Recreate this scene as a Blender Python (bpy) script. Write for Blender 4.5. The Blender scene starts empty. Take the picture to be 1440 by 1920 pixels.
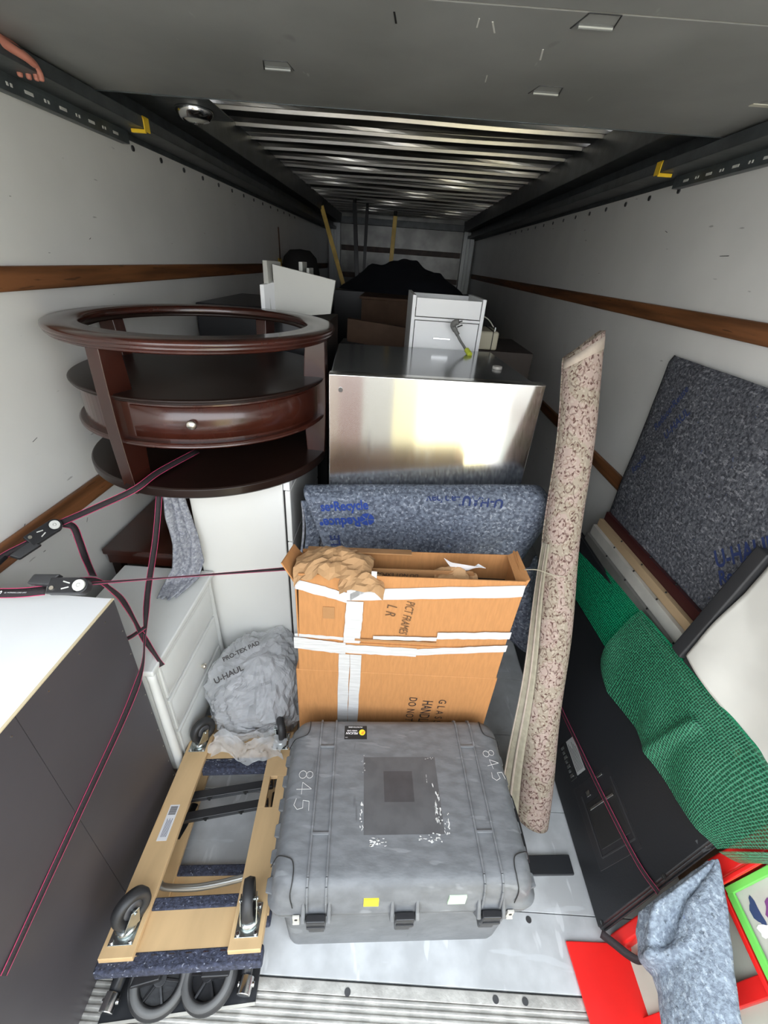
import bpy, bmesh, math, random
from mathutils import Vector, Matrix, Euler, noise
random.seed(7)
S = bpy.context.scene
C = S.collection
PI = math.pi
R = math.radians

# ---------------------------------------------------------------- camera, world, sun, exposure
cam = bpy.data.cameras.new('camera'); cam_o = bpy.data.objects.new('camera', cam); C.objects.link(cam_o)
cam.sensor_fit = 'VERTICAL'; cam.sensor_height = 36.0; cam.lens = 36.0 * 790 / 1920; cam.clip_start = 0.02
cam_o.matrix_world = Matrix(((0.99741381, -0.07172458, -0.00461353, 0.0),
                             (0.03265456, 0.50941116, -0.85990345, 0.0),
                             (0.0640264, 0.85752892, 0.51043586, 1.9),
                             (0, 0, 0, 1)))
S.camera = cam_o
S.view_settings.view_transform = 'Standard'; S.view_settings.look = 'None'
S.view_settings.gamma = 1.0; S.view_settings.use_curve_mapping = False
S.view_settings.exposure = 0.72
W = bpy.data.worlds.new('sky'); S.world = W; W.use_nodes = True
wn = W.node_tree; bg = wn.nodes['Background']
tc = wn.nodes.new('ShaderNodeTexCoord'); sp = wn.nodes.new('ShaderNodeSeparateXYZ'); rp = wn.nodes.new('ShaderNodeValToRGB')
wn.links.new(tc.outputs['Generated'], sp.inputs[0]); wn.links.new(sp.outputs['Z'], rp.inputs[0]); wn.links.new(rp.outputs[0], bg.inputs[0])
rp.color_ramp.elements[0].color = (0.95, 0.97, 1.0, 1); rp.color_ramp.elements[1].color = (0.80, 0.90, 1.0, 1)
bg.inputs[1].default_value = 3.7
sun = bpy.data.lights.new('sun', 'SUN'); sun_o = bpy.data.objects.new('sun', sun); C.objects.link(sun_o)
sun.energy = 8.0; sun.angle = R(3); sun.color = (1.0, 0.97, 0.94)
sun_o.rotation_euler = Euler((R(-62), 0, R(-8)), 'XYZ')      # high sun over the truck, lighting the driveway outside

# ---------------------------------------------------------------- helpers
def tag(o, label=None, cat=None, group=None, kind=None):
    if label: o['label'] = label
    if cat: o['category'] = cat
    if group: o['group'] = group
    if kind: o['kind'] = kind
    return o
def empty(name, loc, label=None, cat=None, group=None):
    o = bpy.data.objects.new(name, None); C.objects.link(o); o.location = loc; o.empty_display_size = 0.05
    return tag(o, label, cat, group)
def wloc(o):
    v = Vector((0, 0, 0))
    while o is not None:
        v += Vector(o.location); o = o.parent
    return v
class MB:
    def __init__(s): s.v = []; s.f = []; s.uv = None
    def add(s, vs, fs, M=None):
        n = len(s.v)
        s.v += [tuple(M @ Vector(p)) if M is not None else tuple(p) for p in vs]
        s.f += [tuple(i + n for i in f) for f in fs]
        return s
    def box(s, a, b, M=None):
        x0, y0, z0 = a; x1, y1, z1 = b
        return s.add([(x0,y0,z0),(x1,y0,z0),(x1,y1,z0),(x0,y1,z0),(x0,y0,z1),(x1,y0,z1),(x1,y1,z1),(x0,y1,z1)],
                     [(0,3,2,1),(4,5,6,7),(0,1,5,4),(1,2,6,5),(2,3,7,6),(3,0,4,7)], M)
    def hexa(s, low, top):
        return s.add(list(low) + list(top), [(0,3,2,1),(4,5,6,7),(0,1,5,4),(1,2,6,5),(2,3,7,6),(3,0,4,7)])
    def lathe(s, prof, n=48, M=None, closed=False, a0=0, a1=2*PI):
        full = abs(a1 - a0 - 2*PI) < 1e-6; m = n if full else n + 1; k = len(prof)
        vs = [(r*math.cos(a0+(a1-a0)*i/n), r*math.sin(a0+(a1-a0)*i/n), z) for i in range(m) for r, z in prof]
        fs = []
        for i in range(n):
            j = (i + 1) % m
            for q in range(k if closed else k - 1):
                p = (q + 1) % k
                fs.append((i*k+q, j*k+q, j*k+p, i*k+p))
        return s.add(vs, fs, M)
    def disc(s, r, z0, z1, n=40, M=None):
        return s.lathe([(0.0001, z0), (r, z0), (r, z1), (0.0001, z1)], n, M)
    def tube(s, pts, r, n=10, M=None, cap=True):
        pts = [Vector(p) for p in pts]; vs = []; fs = []; rr = r if isinstance(r, (list, tuple)) else [r]*len(pts)
        t0 = (pts[1]-pts[0]).normalized(); ref = Vector((0,0,1)) if abs(t0.z) < .9 else Vector((1,0,0))
        for i, p in enumerate(pts):
            t = (pts[min(i+1, len(pts)-1)] - pts[max(i-1, 0)]).normalized()
            a = t.cross(ref).normalized(); b = t.cross(a).normalized(); ref = -b if False else ref
            for k in range(n):
                w = 2*PI*k/n; vs.append(p + (a*math.cos(w) + b*math.sin(w))*rr[i])
        for i in range(len(pts)-1):
            for k in range(n):
                l = (k+1) % n; fs.append((i*n+k, i*n+l, (i+1)*n+l, (i+1)*n+k))
        if cap: fs.append(tuple(range(n))[::-1]); fs.append(tuple((len(pts)-1)*n + k for k in range(n)))
        return s.add(vs, fs, M)
    def bar(s, a, b, w, h, up=(0,0,1)):
        a = Vector(a); b = Vector(b); t = (b-a).normalized(); u = Vector(up); sd = t.cross(u).normalized(); u = sd.cross(t).normalized()
        q = [(-1,-1),(1,-1),(1,1),(-1,1)]
        return s.hexa([a + sd*w/2*i + u*h/2*j for i, j in q], [b + sd*w/2*i + u*h/2*j for i, j in q])
    def build(s, name, mat, parent=None, smooth=False, bevel=0, seg=2, solid=0, sub=0, org=None):
        me = bpy.data.meshes.new(name)
        if parent is not None: o0 = wloc(parent)
        elif org is not None: o0 = Vector(org)
        else:
            xs = [p[0] for p in s.v]; ys = [p[1] for p in s.v]; zs = [p[2] for p in s.v]
            o0 = Vector(((min(xs)+max(xs))/2, (min(ys)+max(ys))/2, min(zs)))
        me.from_pydata([Vector(p) - o0 for p in s.v], [], s.f); me.update()
        bm = bmesh.new(); bm.from_mesh(me)
        if not solid: bmesh.ops.recalc_face_normals(bm, faces=bm.faces)
        bm.to_mesh(me); bm.free()
        if s.uv:
            ul = me.uv_layers.new(name='UVMap')
            for lp in me.loops: ul.data[lp.index].uv = s.uv[lp.vertex_index]
        me.materials.append(mat)
        if smooth:
            for p in me.polygons: p.use_smooth = True
        o = bpy.data.objects.new(name, me); C.objects.link(o)
        if parent is not None: o.parent = parent
        else: o.location = o0
        if solid:
            m = o.modifiers.new('solid', 'SOLIDIFY'); m.thickness = solid; m.offset = 0
        if sub:
            m = o.modifiers.new('sub', 'SUBSURF'); m.levels = sub; m.render_levels = sub
        if bevel:
            m = o.modifiers.new('bevel', 'BEVEL'); m.width = bevel; m.segments = seg; m.limit_method = 'ANGLE'; m.angle_limit = R(35)
            if smooth or True:
                for p in me.polygons: p.use_smooth = True
                w = o.modifiers.new('wn', 'WEIGHTED_NORMAL')
        return o
def sheet(fn, nu, nv):
    m = MB(); m.uv = []
    for j in range(nv+1):
        for i in range(nu+1):
            m.v.append(tuple(fn(i/nu, j/nv))); m.uv.append((i/nu, j/nv))
    for j in range(nv):
        for i in range(nu):
            a = j*(nu+1)+i; m.f.append((a, a+1, a+nu+2, a+nu+1))
    return m
def nz(p, sc=1.0, seed=0.0): return noise.noise(Vector((p[0]*sc+seed, p[1]*sc-seed*.7, p[2]*sc+seed*1.3)))
def lerp(a, b, t): return tuple(x + (y-x)*t for x, y in zip(a, b))
def path(pts, t):      # piecewise linear through points
    n = len(pts)-1; k = min(int(t*n), n-1); return lerp(pts[k], pts[k+1], t*n-k)
def smoothpath(pts, n):  # Catmull-Rom
    P = [Vector(p) for p in pts]; P = [P[0]*2-P[1]] + P + [P[-1]*2-P[-2]]; out = []
    for i in range(1, len(P)-2):
        for k in range(n):
            t = k/n; a, b, c, d = P[i-1], P[i], P[i+1], P[i+2]
            out.append(0.5*((2*b)+(-a+c)*t+(2*a-5*b+4*c-d)*t*t+(-a+3*b-3*c+d)*t**3))
    out.append(P[-2]); return out
def frame(o, x, y):     # matrix with given origin, x axis, y axis
    x = Vector(x).normalized(); y = Vector(y); z = x.cross(y).normalized(); y = z.cross(x)
    return Matrix(((x.x, y.x, z.x, o[0]), (x.y, y.y, z.y, o[1]), (x.z, y.z, z.z, o[2]), (0,0,0,1)))
def text(name, body, size, M, mat, parent, fn=None, shear=0, bold=0, sx=1.0, spacing=1.0):
    cu = bpy.data.curves.new('t', 'FONT'); cu.body = body; cu.size = size; cu.align_x = 'CENTER'; cu.align_y = 'CENTER'
    cu.shear = shear; cu.offset = bold; cu.resolution_u = 3; cu.space_character = spacing
    o = bpy.data.objects.new('t', cu); C.objects.link(o)
    dg = bpy.context.evaluated_depsgraph_get(); me = bpy.data.meshes.new_from_object(o.evaluated_get(dg))
    m = MB()
    vs = [Vector((v.co.x*sx, v.co.y, 0.0)) for v in me.vertices]
    if fn is None: vs = [M @ v for v in vs]
    else: vs = [Vector(fn(*(M @ v)[:2])) for v in vs]
    m.v = [tuple(v) for v in vs]; m.f = [tuple(p.vertices) for p in me.polygons]
    bpy.data.objects.remove(o); bpy.data.curves.remove(cu); bpy.data.meshes.remove(me)
    q = m.build(name, mat, parent)
    return q
def copy_tree(o, parent=None, loc=None):
    c = o.copy(); C.objects.link(c); c.parent = parent
    if loc is not None: c.location = loc
    for ch in [k for k in bpy.data.objects if k.parent == o]: copy_tree(ch, c)
    return c

# ---------------------------------------------------------------- materials
def mat(name, col, rough=.5, metal=0.0, spec=.5, var=0.0, vscale=8.0, bump=0.0, bscale=40.0, stretch=(1,1,1), col2=None, coat=0.0, detail=4, sharp=.5, rvar=0):
    m = bpy.data.materials.new(name); m.use_nodes = True; n = m.node_tree; b = n.nodes['Principled BSDF']
    b.inputs['Base Color'].default_value = (*col, 1); b.inputs['Roughness'].default_value = rough
    b.inputs['Metallic'].default_value = metal; b.inputs['Specular IOR Level'].default_value = spec
    if coat: b.inputs['Coat Weight'].default_value = coat; b.inputs['Coat Roughness'].default_value = .12
    if var or bump or col2:
        t = n.nodes.new('ShaderNodeTexCoord'); mp = n.nodes.new('ShaderNodeMapping'); mp.inputs['Scale'].default_value = stretch
        n.links.new(t.outputs['Object'], mp.inputs[0])
    if var or col2:
        nt = n.nodes.new('ShaderNodeTexNoise'); nt.inputs['Scale'].default_value = vscale; nt.inputs['Detail'].default_value = detail
        n.links.new(mp.outputs[0], nt.inputs['Vector'])
        r = n.nodes.new('ShaderNodeValToRGB'); n.links.new(nt.outputs[0], r.inputs[0])
        c2 = col2 if col2 else tuple(max(0, c*(1-var)) for c in col)
        e = r.color_ramp.elements; e[0].position = .5-.25*sharp; e[1].position = .5+.25*sharp
        e[0].color = (*c2, 1); e[1].color = (*col, 1)
        n.links.new(r.outputs[0], b.inputs['Base Color'])
        if rvar:
            mr = n.nodes.new('ShaderNodeMapRange'); mr.inputs['To Min'].default_value = rough - rvar; mr.inputs['To Max'].default_value = rough + rvar
            n.links.new(nt.outputs[0], mr.inputs[0]); n.links.new(mr.outputs[0], b.inputs['Roughness'])
    if bump:
        nb = n.nodes.new('ShaderNodeTexNoise'); nb.inputs['Scale'].default_value = bscale; nb.inputs['Detail'].default_value = 3
        n.links.new(mp.outputs[0], nb.inputs['Vector'])
        bp = n.nodes.new('ShaderNodeBump'); bp.inputs['Strength'].default_value = bump; bp.inputs['Distance'].default_value = .01
        n.links.new(nb.outputs[0], bp.inputs['Height']); n.links.new(bp.outputs[0], b.inputs['Normal'])
    return m
def speck(m, col, scale, thr, comp=(1,1,1), amount=1.0, rnd=1.0, kind='noise'):
    """small marks with their own shape mixed over the base colour"""
    n = m.node_tree; b = n.nodes['Principled BSDF']; t = n.nodes.new('ShaderNodeTexCoord'); mp = n.nodes.new('ShaderNodeMapping')
    mp.inputs['Scale'].default_value = comp; n.links.new(t.outputs['Object'], mp.inputs[0])
    if kind == 'noise':
        v = n.nodes.new('ShaderNodeTexNoise'); v.inputs['Detail'].default_value = 2; out = v.outputs[0]
    else:
        v = n.nodes.new('ShaderNodeTexVoronoi'); out = v.outputs['Distance']
    v.inputs['Scale'].default_value = scale; n.links.new(mp.outputs[0], v.inputs['Vector'])
    r = n.nodes.new('ShaderNodeValToRGB'); n.links.new(out, r.inputs[0])
    if kind == 'noise': r.color_ramp.elements[0].position = thr; r.color_ramp.elements[1].position = min(1, thr+.04)
    else:
        r.color_ramp.elements[0].position = thr; r.color_ramp.elements[1].position = thr + .05
        r.color_ramp.elements[0].color = (1,1,1,1); r.color_ramp.elements[1].color = (0,0,0,1)
    mu = n.nodes.new('ShaderNodeMath'); mu.operation = 'MULTIPLY'; mu.inputs[1].default_value = amount; n.links.new(r.outputs[0], mu.inputs[0])
    mx = n.nodes.new('ShaderNodeMix'); mx.data_type = 'RGBA'; n.links.new(mu.outputs[0], mx.inputs['Factor'])
    src = b.inputs['Base Color'].links[0].from_socket if b.inputs['Base Color'].links else None
    if src: n.links.new(src, mx.inputs['A'])
    else: mx.inputs['A'].default_value = b.inputs['Base Color'].default_value
    mx.inputs['B'].default_value = (*col, 1); n.links.new(mx.outputs['Result'], b.inputs['Base Color'])
    return m
M = {}
M['wall'] = speck(speck(mat('wall_panel', (.78,.77,.735), .28, var=.05, vscale=3, bump=.04, bscale=6, spec=.5), (.18,.16,.15), 9, .74, (1,1.2,6), .5), (.45,.30,.22), 1.4, .66, (1,1,1), .22)
M['header'] = mat('painted_steel', (.085,.095,.10), .42, metal=.3, var=.35, vscale=10, bump=.1)
M['track'] = mat('track_steel', (.13,.15,.155), .38, metal=.5, var=.3, vscale=14, bump=.1)
M['slot'] = mat('slot_white', (.6,.6,.56), .5)
M['railwood'] = speck(mat('rail_wood', (.24,.095,.035), .5, var=.65, vscale=5, stretch=(1,.25,4), bump=.25, bscale=30, rvar=.1), (.05,.02,.01), 20, .66, (1,.3,3), .7)
M['darkwood'] = mat('old_rail', (.07,.035,.025), .5, var=.4)
M['floor'] = speck(speck(mat('floor_metal', (.60,.61,.62), .40, metal=.25, var=.22, vscale=9, bump=.06, bscale=14, rvar=.12), (.66,.68,.70), 5, .66, (1,6,1), .45), (.74,.75,.76), 26, .64, (1,.25,1), .55)
M['ribfloor'] = mat('ribbed_aluminium', (.62,.60,.56), .42, metal=.5, var=.3, vscale=18, bump=.15, bscale=60)
M['screw'] = mat('screw', (.12,.12,.125), .4, metal=.8)
M['roof'] = mat('roof_sheet', (.02,.021,.02), .6, metal=.0, var=.4, vscale=3)
M['bow'] = mat('roof_bow', (.80,.79,.77), .30, metal=1.0, var=.15, vscale=5, bump=.06, bscale=9)
M['door'] = speck(speck(mat('door_panel', (.27,.275,.265), .42, var=.22, vscale=2.2, bump=.08, bscale=6), (.06,.06,.06), 4.5, .69, (1.6,.8,1), .5), (.42,.42,.41), 9, .74, (3,.7,1), .6)
M['mah'] = mat('mahogany', (.050,.012,.007), .25, var=.5, vscale=5, stretch=(1,1,.4), coat=.4)
M['mah2'] = mat('mahogany_dark', (.016,.007,.005), .36, var=.3, vscale=4, coat=.12, spec=.35)
M['nickel'] = mat('brushed_nickel', (.70,.66,.58), .28, metal=1)
M['chrome'] = mat('chrome', (.78,.78,.78), .15, metal=1)
M['zinc'] = mat('zinc_plate', (.60,.64,.63), .27, metal=1, var=.2, vscale=40)
M['white'] = mat('white_laminate', (.84,.85,.85), .36, var=.04, vscale=3)
M['whitegloss'] = mat('white_enamel', (.78,.78,.75), .25, var=.03, vscale=3)
M['whitepaint'] = mat('white_paint', (.70,.71,.69), .35, var=.04)
M['grey_lam'] = mat('pale_laminate', (.50,.50,.46), .45)
M['backboard'] = speck(mat('dark_backboard', (.062,.056,.062), .42, var=.15, vscale=3, bump=.03, bscale=8), (.4,.38,.35), 30, .80, (1,1,1), .7)
M['chip'] = mat('raw_chipboard', (.62,.52,.34), .7)
M['black'] = mat('black_plastic', (.018,.018,.02), .35, bump=.05, bscale=90)
M['tvblack'] = mat('tv_back', (.014,.015,.017), .42, bump=.05, bscale=160)
M['rubber'] = mat('black_rubber', (.03,.03,.032), .5, var=.2)
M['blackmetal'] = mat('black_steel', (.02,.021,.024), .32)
M['gap'] = mat('dark_gap', (.01,.01,.01), .6)
M['ply'] = speck(mat('plywood', (.66,.45,.235), .48, var=.14, vscale=5, stretch=(3,.5,1)), (.45,.24,.10), 9, .73, (2.2,.5,1), .35)
M['carpet'] = speck(mat('carpet_strip', (.055,.062,.10), .95, var=.5, vscale=90, bump=.6, bscale=160, detail=2), (.25,.27,.33), 130, .66)
def blanket(name, base, dark, light):
    m = mat(name, base, .95, col2=dark, vscale=85, bump=.6, bscale=110, sharp=.42, detail=8, spec=.2)
    speck(m, light, 95, .60, (1,.5,1), .45); speck(m, tuple(c*.3 for c in dark), 75, .69, (1,1,1), .7); speck(m, (.10,.14,.30), 60, .72, (1,1,1), .5)
    return m
M['blanket'] = blanket('moving_blanket', (.17,.195,.245), (.075,.088,.118), (.46,.50,.56))
M['blanketdark'] = blanket('moving_blanket_charcoal', (.125,.13,.145), (.05,.052,.062), (.34,.34,.36))
M['blanketlight'] = blanket('moving_blanket_pale', (.26,.31,.365), (.16,.19,.235), (.48,.54,.60))
M['blanketgrey'] = blanket('moving_blanket_grey', (.36,.37,.41), (.22,.23,.27), (.58,.60,.64))
M['blueink'] = mat('blue_print', (.018,.05,.25), .9)
M['navyink'] = mat('navy_print', (.02,.035,.12), .9)
M['card'] = mat('cardboard', (.44,.20,.068), .8, var=.10, vscale=30, stretch=(4,1,.6), bump=.12, bscale=70)
M['cardin'] = mat('cardboard_inside', (.36,.18,.07), .85, var=.12, vscale=20)
M['kraft'] = mat('kraft_paper', (.42,.245,.115), .8, var=.12, vscale=8, bump=.3, bscale=14)
M['tape'] = mat('white_tape', (.56,.555,.55), .32, var=.12, vscale=60, stretch=(.3,1,3), bump=.2, bscale=25)
M['ink'] = mat('black_ink', (.025,.02,.02), .7)
M['pen'] = mat('pen_ink', (.10,.05,.02), .7)
M['paper'] = mat('white_paper', (.74,.73,.74), .7)
M['case'] = speck(speck(mat('case_plastic', (.150,.156,.165), .50, var=.24, vscale=20, bump=.10, bscale=50, rvar=.08, stretch=(1,2.4,1)), (.24,.25,.26), 9, .66, (1,5,1), .45), (.04,.04,.045), 5, .70, (5,1,1), .5)
M['scratchwhite'] = mat('scratch_white', (.62,.62,.60), .7)
M['stain'] = mat('dark_patch', (.055,.052,.055), .5, var=.2, vscale=20)
M['stain2'] = mat('worn_patch', (.088,.088,.092), .5, var=.2, vscale=20)
M['yellow'] = mat('yellow_sticker', (.85,.68,.03), .5)
M['mint'] = mat('green_sticker', (.55,.78,.50), .5)
M['orange'] = mat('orange_print', (.85,.30,.03), .5)
M['red'] = mat('red_plastic', (.78,.018,.015), .32, var=.12, vscale=4)
M['green'] = mat('green_plastic', (.16,.60,.10), .4)
M['teal'] = mat('teal_print', (.02,.32,.30), .5)
M['purple'] = mat('purple_print', (.18,.05,.19), .5)
M['navy'] = mat('navy_paint', (.03,.05,.13), .5)
M['sage'] = mat('sage_panel', (.48,.50,.42), .45, var=.15, vscale=5)
M['darkgreen'] = mat('dark_green_trim', (.05,.25,.14), .5)
M['webbing'] = mat('strap_webbing', (.016,.010,.012), .75, bump=.2, bscale=200)
M['pink'] = mat('strap_edge', (.50,.045,.13), .7)
M['canvas'] = mat('canvas_cloth', (.72,.70,.64), .6, var=.14, vscale=3, bump=.25, bscale=5)
M['tan'] = mat('raw_pine', (.48,.34,.20), .6, var=.2, vscale=5, stretch=(1,.2,1))
M['ash'] = mat('pale_frame', (.52,.50,.45), .5, var=.15)
M['greyframe'] = mat('grey_frame', (.17,.165,.15), .5, var=.2)
M['maroon'] = mat('maroon_frame', (.05,.012,.012), .4)
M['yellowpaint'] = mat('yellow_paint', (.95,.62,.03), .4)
M['brassy'] = mat('varnished_pole', (.95,.66,.16), .35, var=.2)
M['cable'] = mat('grey_cable', (.16,.16,.15), .5)
M['lime'] = mat('lime_sleeve', (.55,.62,.05), .5)
M['skin'] = mat('skin', (.52,.20,.14), .5, var=.1)
M['lens'] = mat('lamp_lens', (.55,.55,.50), .12, metal=.2)
M['concrete'] = mat('driveway_concrete', (.58,.56,.52), .8, var=.15, vscale=2)
M['facade'] = mat('beige_facade', (.32,.29,.24), .8)  # colour of a panel added outside for reflections
M['facadewhite'] = mat('white_facade', (.36,.355,.35), .7)
M['hedge'] = mat('hedge_leaves', (.05,.12,.04), .8, var=.5, vscale=4)  # green of the slab added outside for reflections
M['brown'] = mat('brown_box', (.16,.09,.055), .7, var=.2)
M['beigebox'] = mat('beige_box', (.46,.43,.33), .6)
# brushed steel
def steel(name, col, rough, sc):
    m = mat(name, col, rough, metal=1.0); n = m.node_tree; b = n.nodes['Principled BSDF']
    t = n.nodes.new('ShaderNodeTexCoord'); mp = n.nodes.new('ShaderNodeMapping'); mp.inputs['Scale'].default_value = sc
    nt = n.nodes.new('ShaderNodeTexNoise'); nt.inputs['Scale'].default_value = 3; nt.inputs['Detail'].default_value = 5
    n.links.new(t.outputs['Object'], mp.inputs[0]); n.links.new(mp.outputs[0], nt.inputs[0])
    bp = n.nodes.new('ShaderNodeBump'); bp.inputs['Strength'].default_value = .0; bp.inputs['Distance'].default_value = .002
    n.links.new(nt.outputs[0], bp.inputs['Height']); n.links.new(bp.outputs[0], b.inputs['Normal'])
    b.inputs['Anisotropic'].default_value = 1.0; b.inputs['Anisotropic Rotation'].default_value = .25
    tg_ = n.nodes.new('ShaderNodeTangent'); tg_.direction_type = 'RADIAL'; tg_.axis = 'Z'; n.links.new(tg_.outputs[0], b.inputs['Tangent'])
    return m
M['steel'] = steel('stainless_steel', (.78,.77,.75), .12, (.8,.8,30))
M['greysheet'] = mat('grey_sheet_metal', (.23,.24,.25), .16, metal=.75, var=.08, vscale=2)
# bubble wrap and clear bag
def film(name, col, alpha, kind, sc, bstr=.6, rough=.15):
    m = bpy.data.materials.new(name); m.use_nodes = True; n = m.node_tree; b = n.nodes['Principled BSDF']
    b.inputs['Base Color'].default_value = (*col, 1); b.inputs['Roughness'].default_value = rough
    out = n.nodes['Material Output']; tr = n.nodes.new('ShaderNodeBsdfTransparent'); mx = n.nodes.new('ShaderNodeMixShader')
    tr.inputs[0].default_value = (*[min(1, .45+c) for c in col], 1)
    t = n.nodes.new('ShaderNodeTexCoord'); 
    bp = n.nodes.new('ShaderNodeBump'); bp.inputs['Strength'].default_value = bstr; bp.inputs['Distance'].default_value = .006
    if kind == 'bubble':
        v = n.nodes.new('ShaderNodeTexVoronoi'); v.inputs['Scale'].default_value = sc; v.inputs['Randomness'].default_value = .22
        n.links.new(t.outputs['UV'], v.inputs[0]); r = n.nodes.new('ShaderNodeValToRGB'); n.links.new(v.outputs['Distance'], r.inputs[0])
        r.color_ramp.elements[0].position = .25; r.color_ramp.elements[0].color = (1,1,1,1); r.color_ramp.elements[1].position = .55; r.color_ramp.elements[1].color = (0,0,0,1)
        n.links.new(r.outputs[0], bp.inputs['Height'])
        bc = n.nodes.new('ShaderNodeMix'); bc.data_type = 'RGBA'; bc.inputs['A'].default_value = (*[min(1, c*1.35+.02) for c in col], 1); bc.inputs['B'].default_value = (*[c*.7 for c in col], 1); n.links.new(r.outputs[0], bc.inputs['Factor']); n.links.new(bc.outputs['Result'], b.inputs['Base Color'])
        mr = n.nodes.new('ShaderNodeMapRange'); mr.inputs['To Min'].default_value = min(1, alpha+.22); mr.inputs['To Max'].default_value = alpha-.12
        n.links.new(r.outputs[0], mr.inputs[0]); n.links.new(mr.outputs[0], mx.inputs[0])
    else:
        v = n.nodes.new('ShaderNodeTexNoise'); v.inputs['Scale'].default_value = sc; v.inputs['Detail'].default_value = 4; v.inputs['Distortion'].default_value = 3.5
        n.links.new(t.outputs['Object'], v.inputs[0]); n.links.new(v.outputs[0], bp.inputs['Height']); mx.inputs[0].default_value = alpha
    n.links.new(bp.outputs[0], b.inputs['Normal'])
    n.links.new(tr.outputs[0], mx.inputs[1]); n.links.new(b.outputs[0], mx.inputs[2]); n.links.new(mx.outputs[0], out.inputs[0])
    return m, v
M['bubble'], vn = film('green_bubble_wrap', (.03,.19,.10), .58, 'bubble', 95, .45, .22)
M['bubble2'], vn2 = film('green_bubble_wrap_doubled', (.0,.22,.095), .90, 'bubble', 95, .45, .2)
M['bag'], _ = film('clear_polythene', (.70,.71,.73), .40, 'noise', 11, 1.0, .08)
# rug with a woven floral field
def rugmat():
    m = mat('woven_rug', (.36,.28,.245), .95, spec=.15); n = m.node_tree; b = n.nodes['Principled BSDF']
    t = n.nodes.new('ShaderNodeTexCoord'); last = None
    def layer(scale, lo, hi, col, prev, rnd=1.0, amt=1.0, seed=0):
        mp = n.nodes.new('ShaderNodeMapping'); mp.inputs['Scale'].default_value = scale; mp.inputs['Location'].default_value = (seed, seed*.3, 0)
        nd = n.nodes.new('ShaderNodeTexNoise'); nd.inputs['Scale'].default_value = 22; nd.inputs['Detail'].default_value = 2; n.links.new(t.outputs['UV'], nd.inputs[0])
        vm = n.nodes.new('ShaderNodeVectorMath'); vm.operation = 'MULTIPLY_ADD'; vm.inputs[1].default_value = (.05,.035,0); n.links.new(nd.outputs['Color'], vm.inputs[0]); n.links.new(t.outputs['UV'], vm.inputs[2])
        n.links.new(vm.outputs[0], mp.inputs[0])
        v = n.nodes.new('ShaderNodeTexVoronoi'); v.voronoi_dimensions = '2D'; v.inputs['Scale'].default_value = 1; v.inputs['Randomness'].default_value = rnd
        n.links.new(mp.outputs[0], v.inputs[0]); r = n.nodes.new('ShaderNodeValToRGB'); n.links.new(v.outputs['Distance'], r.inputs[0])
        e = r.color_ramp.elements; e[0].position = max(0, lo-.03); e[0].color = (0,0,0,1) if lo > 0 else (amt,)*3+(1,); e[1].position = hi+.03; e[1].color = (0,0,0,1)
        a = e.new(lo+.001); a.color = (amt,amt,amt,1); c = e.new(hi); c.color = (amt,amt,amt,1)
        mx = n.nodes.new('ShaderNodeMix'); mx.data_type = 'RGBA'; n.links.new(r.outputs[0], mx.inputs['Factor'])
        if prev is None: mx.inputs['A'].default_value = (.36,.28,.245,1)
        else: n.links.new(prev, mx.inputs['A'])
        mx.inputs['B'].default_value = (*col, 1); return mx.outputs['Result']
    last = layer((3,6,1), .35, .60, (.31,.27,.21), None, 1, .8)
    last = layer((15,36,1), .24, .31, (.16,.095,.065), last, .85, .55, 3)
    last = layer((20,44,1), .0, .16, (.08,.035,.03), last, 1, .85, 7)
    last = layer((8,18,1), .26, .31, (.08,.04,.035), last, .9, .6, 11)
    last = layer((24,56,1), .0, .2, (.44,.38,.31), last, 1, .6, 5)
    n.links.new(last, b.inputs['Base Color']); return m
M['rug'] = rugmat()
M['rugback'] = mat('rug_backing', (.34,.31,.235), .95, var=.15, vscale=40, bump=.3, bscale=90)
M['rugborder'] = mat('rug_border', (.44,.37,.31), .95, var=.12, vscale=40)

# ================================================================ the truck box (setting)
WL, WR, YN, YF, ZC = -1.235, 1.235, -0.15, 8.5, 2.52
def struct(mb, name, m, **k): return tag(mb.build(name, m, **k), kind='structure')
# floor: metal planks with fine seams
m = MB(); ys = [.376, .565, .885, 1.205, 1.525, 1.845, 2.165]
while ys[-1] < YF: ys.append(ys[-1] + .32)
for a, b in zip(ys, ys[1:]): m.box((WL-.02, a+.0012, -.03), (WR+.02, min(b, YF)-.0012, 0))
m.box((WL-.02, .37, -.05), (WR+.02, YF, -.031))
floor = struct(m, 'floor', M['floor'], bevel=.0012, seg=1)
for x, y in ((0, .352), (.45, .357), (.54, .357), (.60, .545), (.985, .548), (-.50, .584), (-.42, .586), (-.46, .90), (-.38, .905), (.9, .585), (1.05, .357)):
    MB().disc(.0095, -.001, .0016, 16, Matrix.Translation((x, y, 0))).build('floor_screw', M['screw'], floor, smooth=False)
m = MB(); m.box((WL-.02, -.17, -.05), (WR+.02, .374, -.006)); y = .338
while y > -.16:
    m.box((WL-.02, y-.0045, -.007), (WR+.02, y+.0045, 0)); y -= .0155
m.box((WL-.02, .344, -.007), (WR+.02, .372, 0))
struct(m, 'trim_1', M['ribfloor'], bevel=.0015, seg=1)
wl = struct(MB().box((WL-.03, YN, -.05), (WL, YF, 2.42)), 'wall_left', M['wall'])
wr = struct(MB().box((WR, YN, -.05), (WR+.03, YF, 2.42)), 'wall_right', M['wall'])
wb = struct(MB().box((WL, YF, -.05), (WR, YF+.03, 2.6)), 'wall_back', mat('back_panel', (.17,.17,.16), .3, metal=.3, var=.5, vscale=3))
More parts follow.
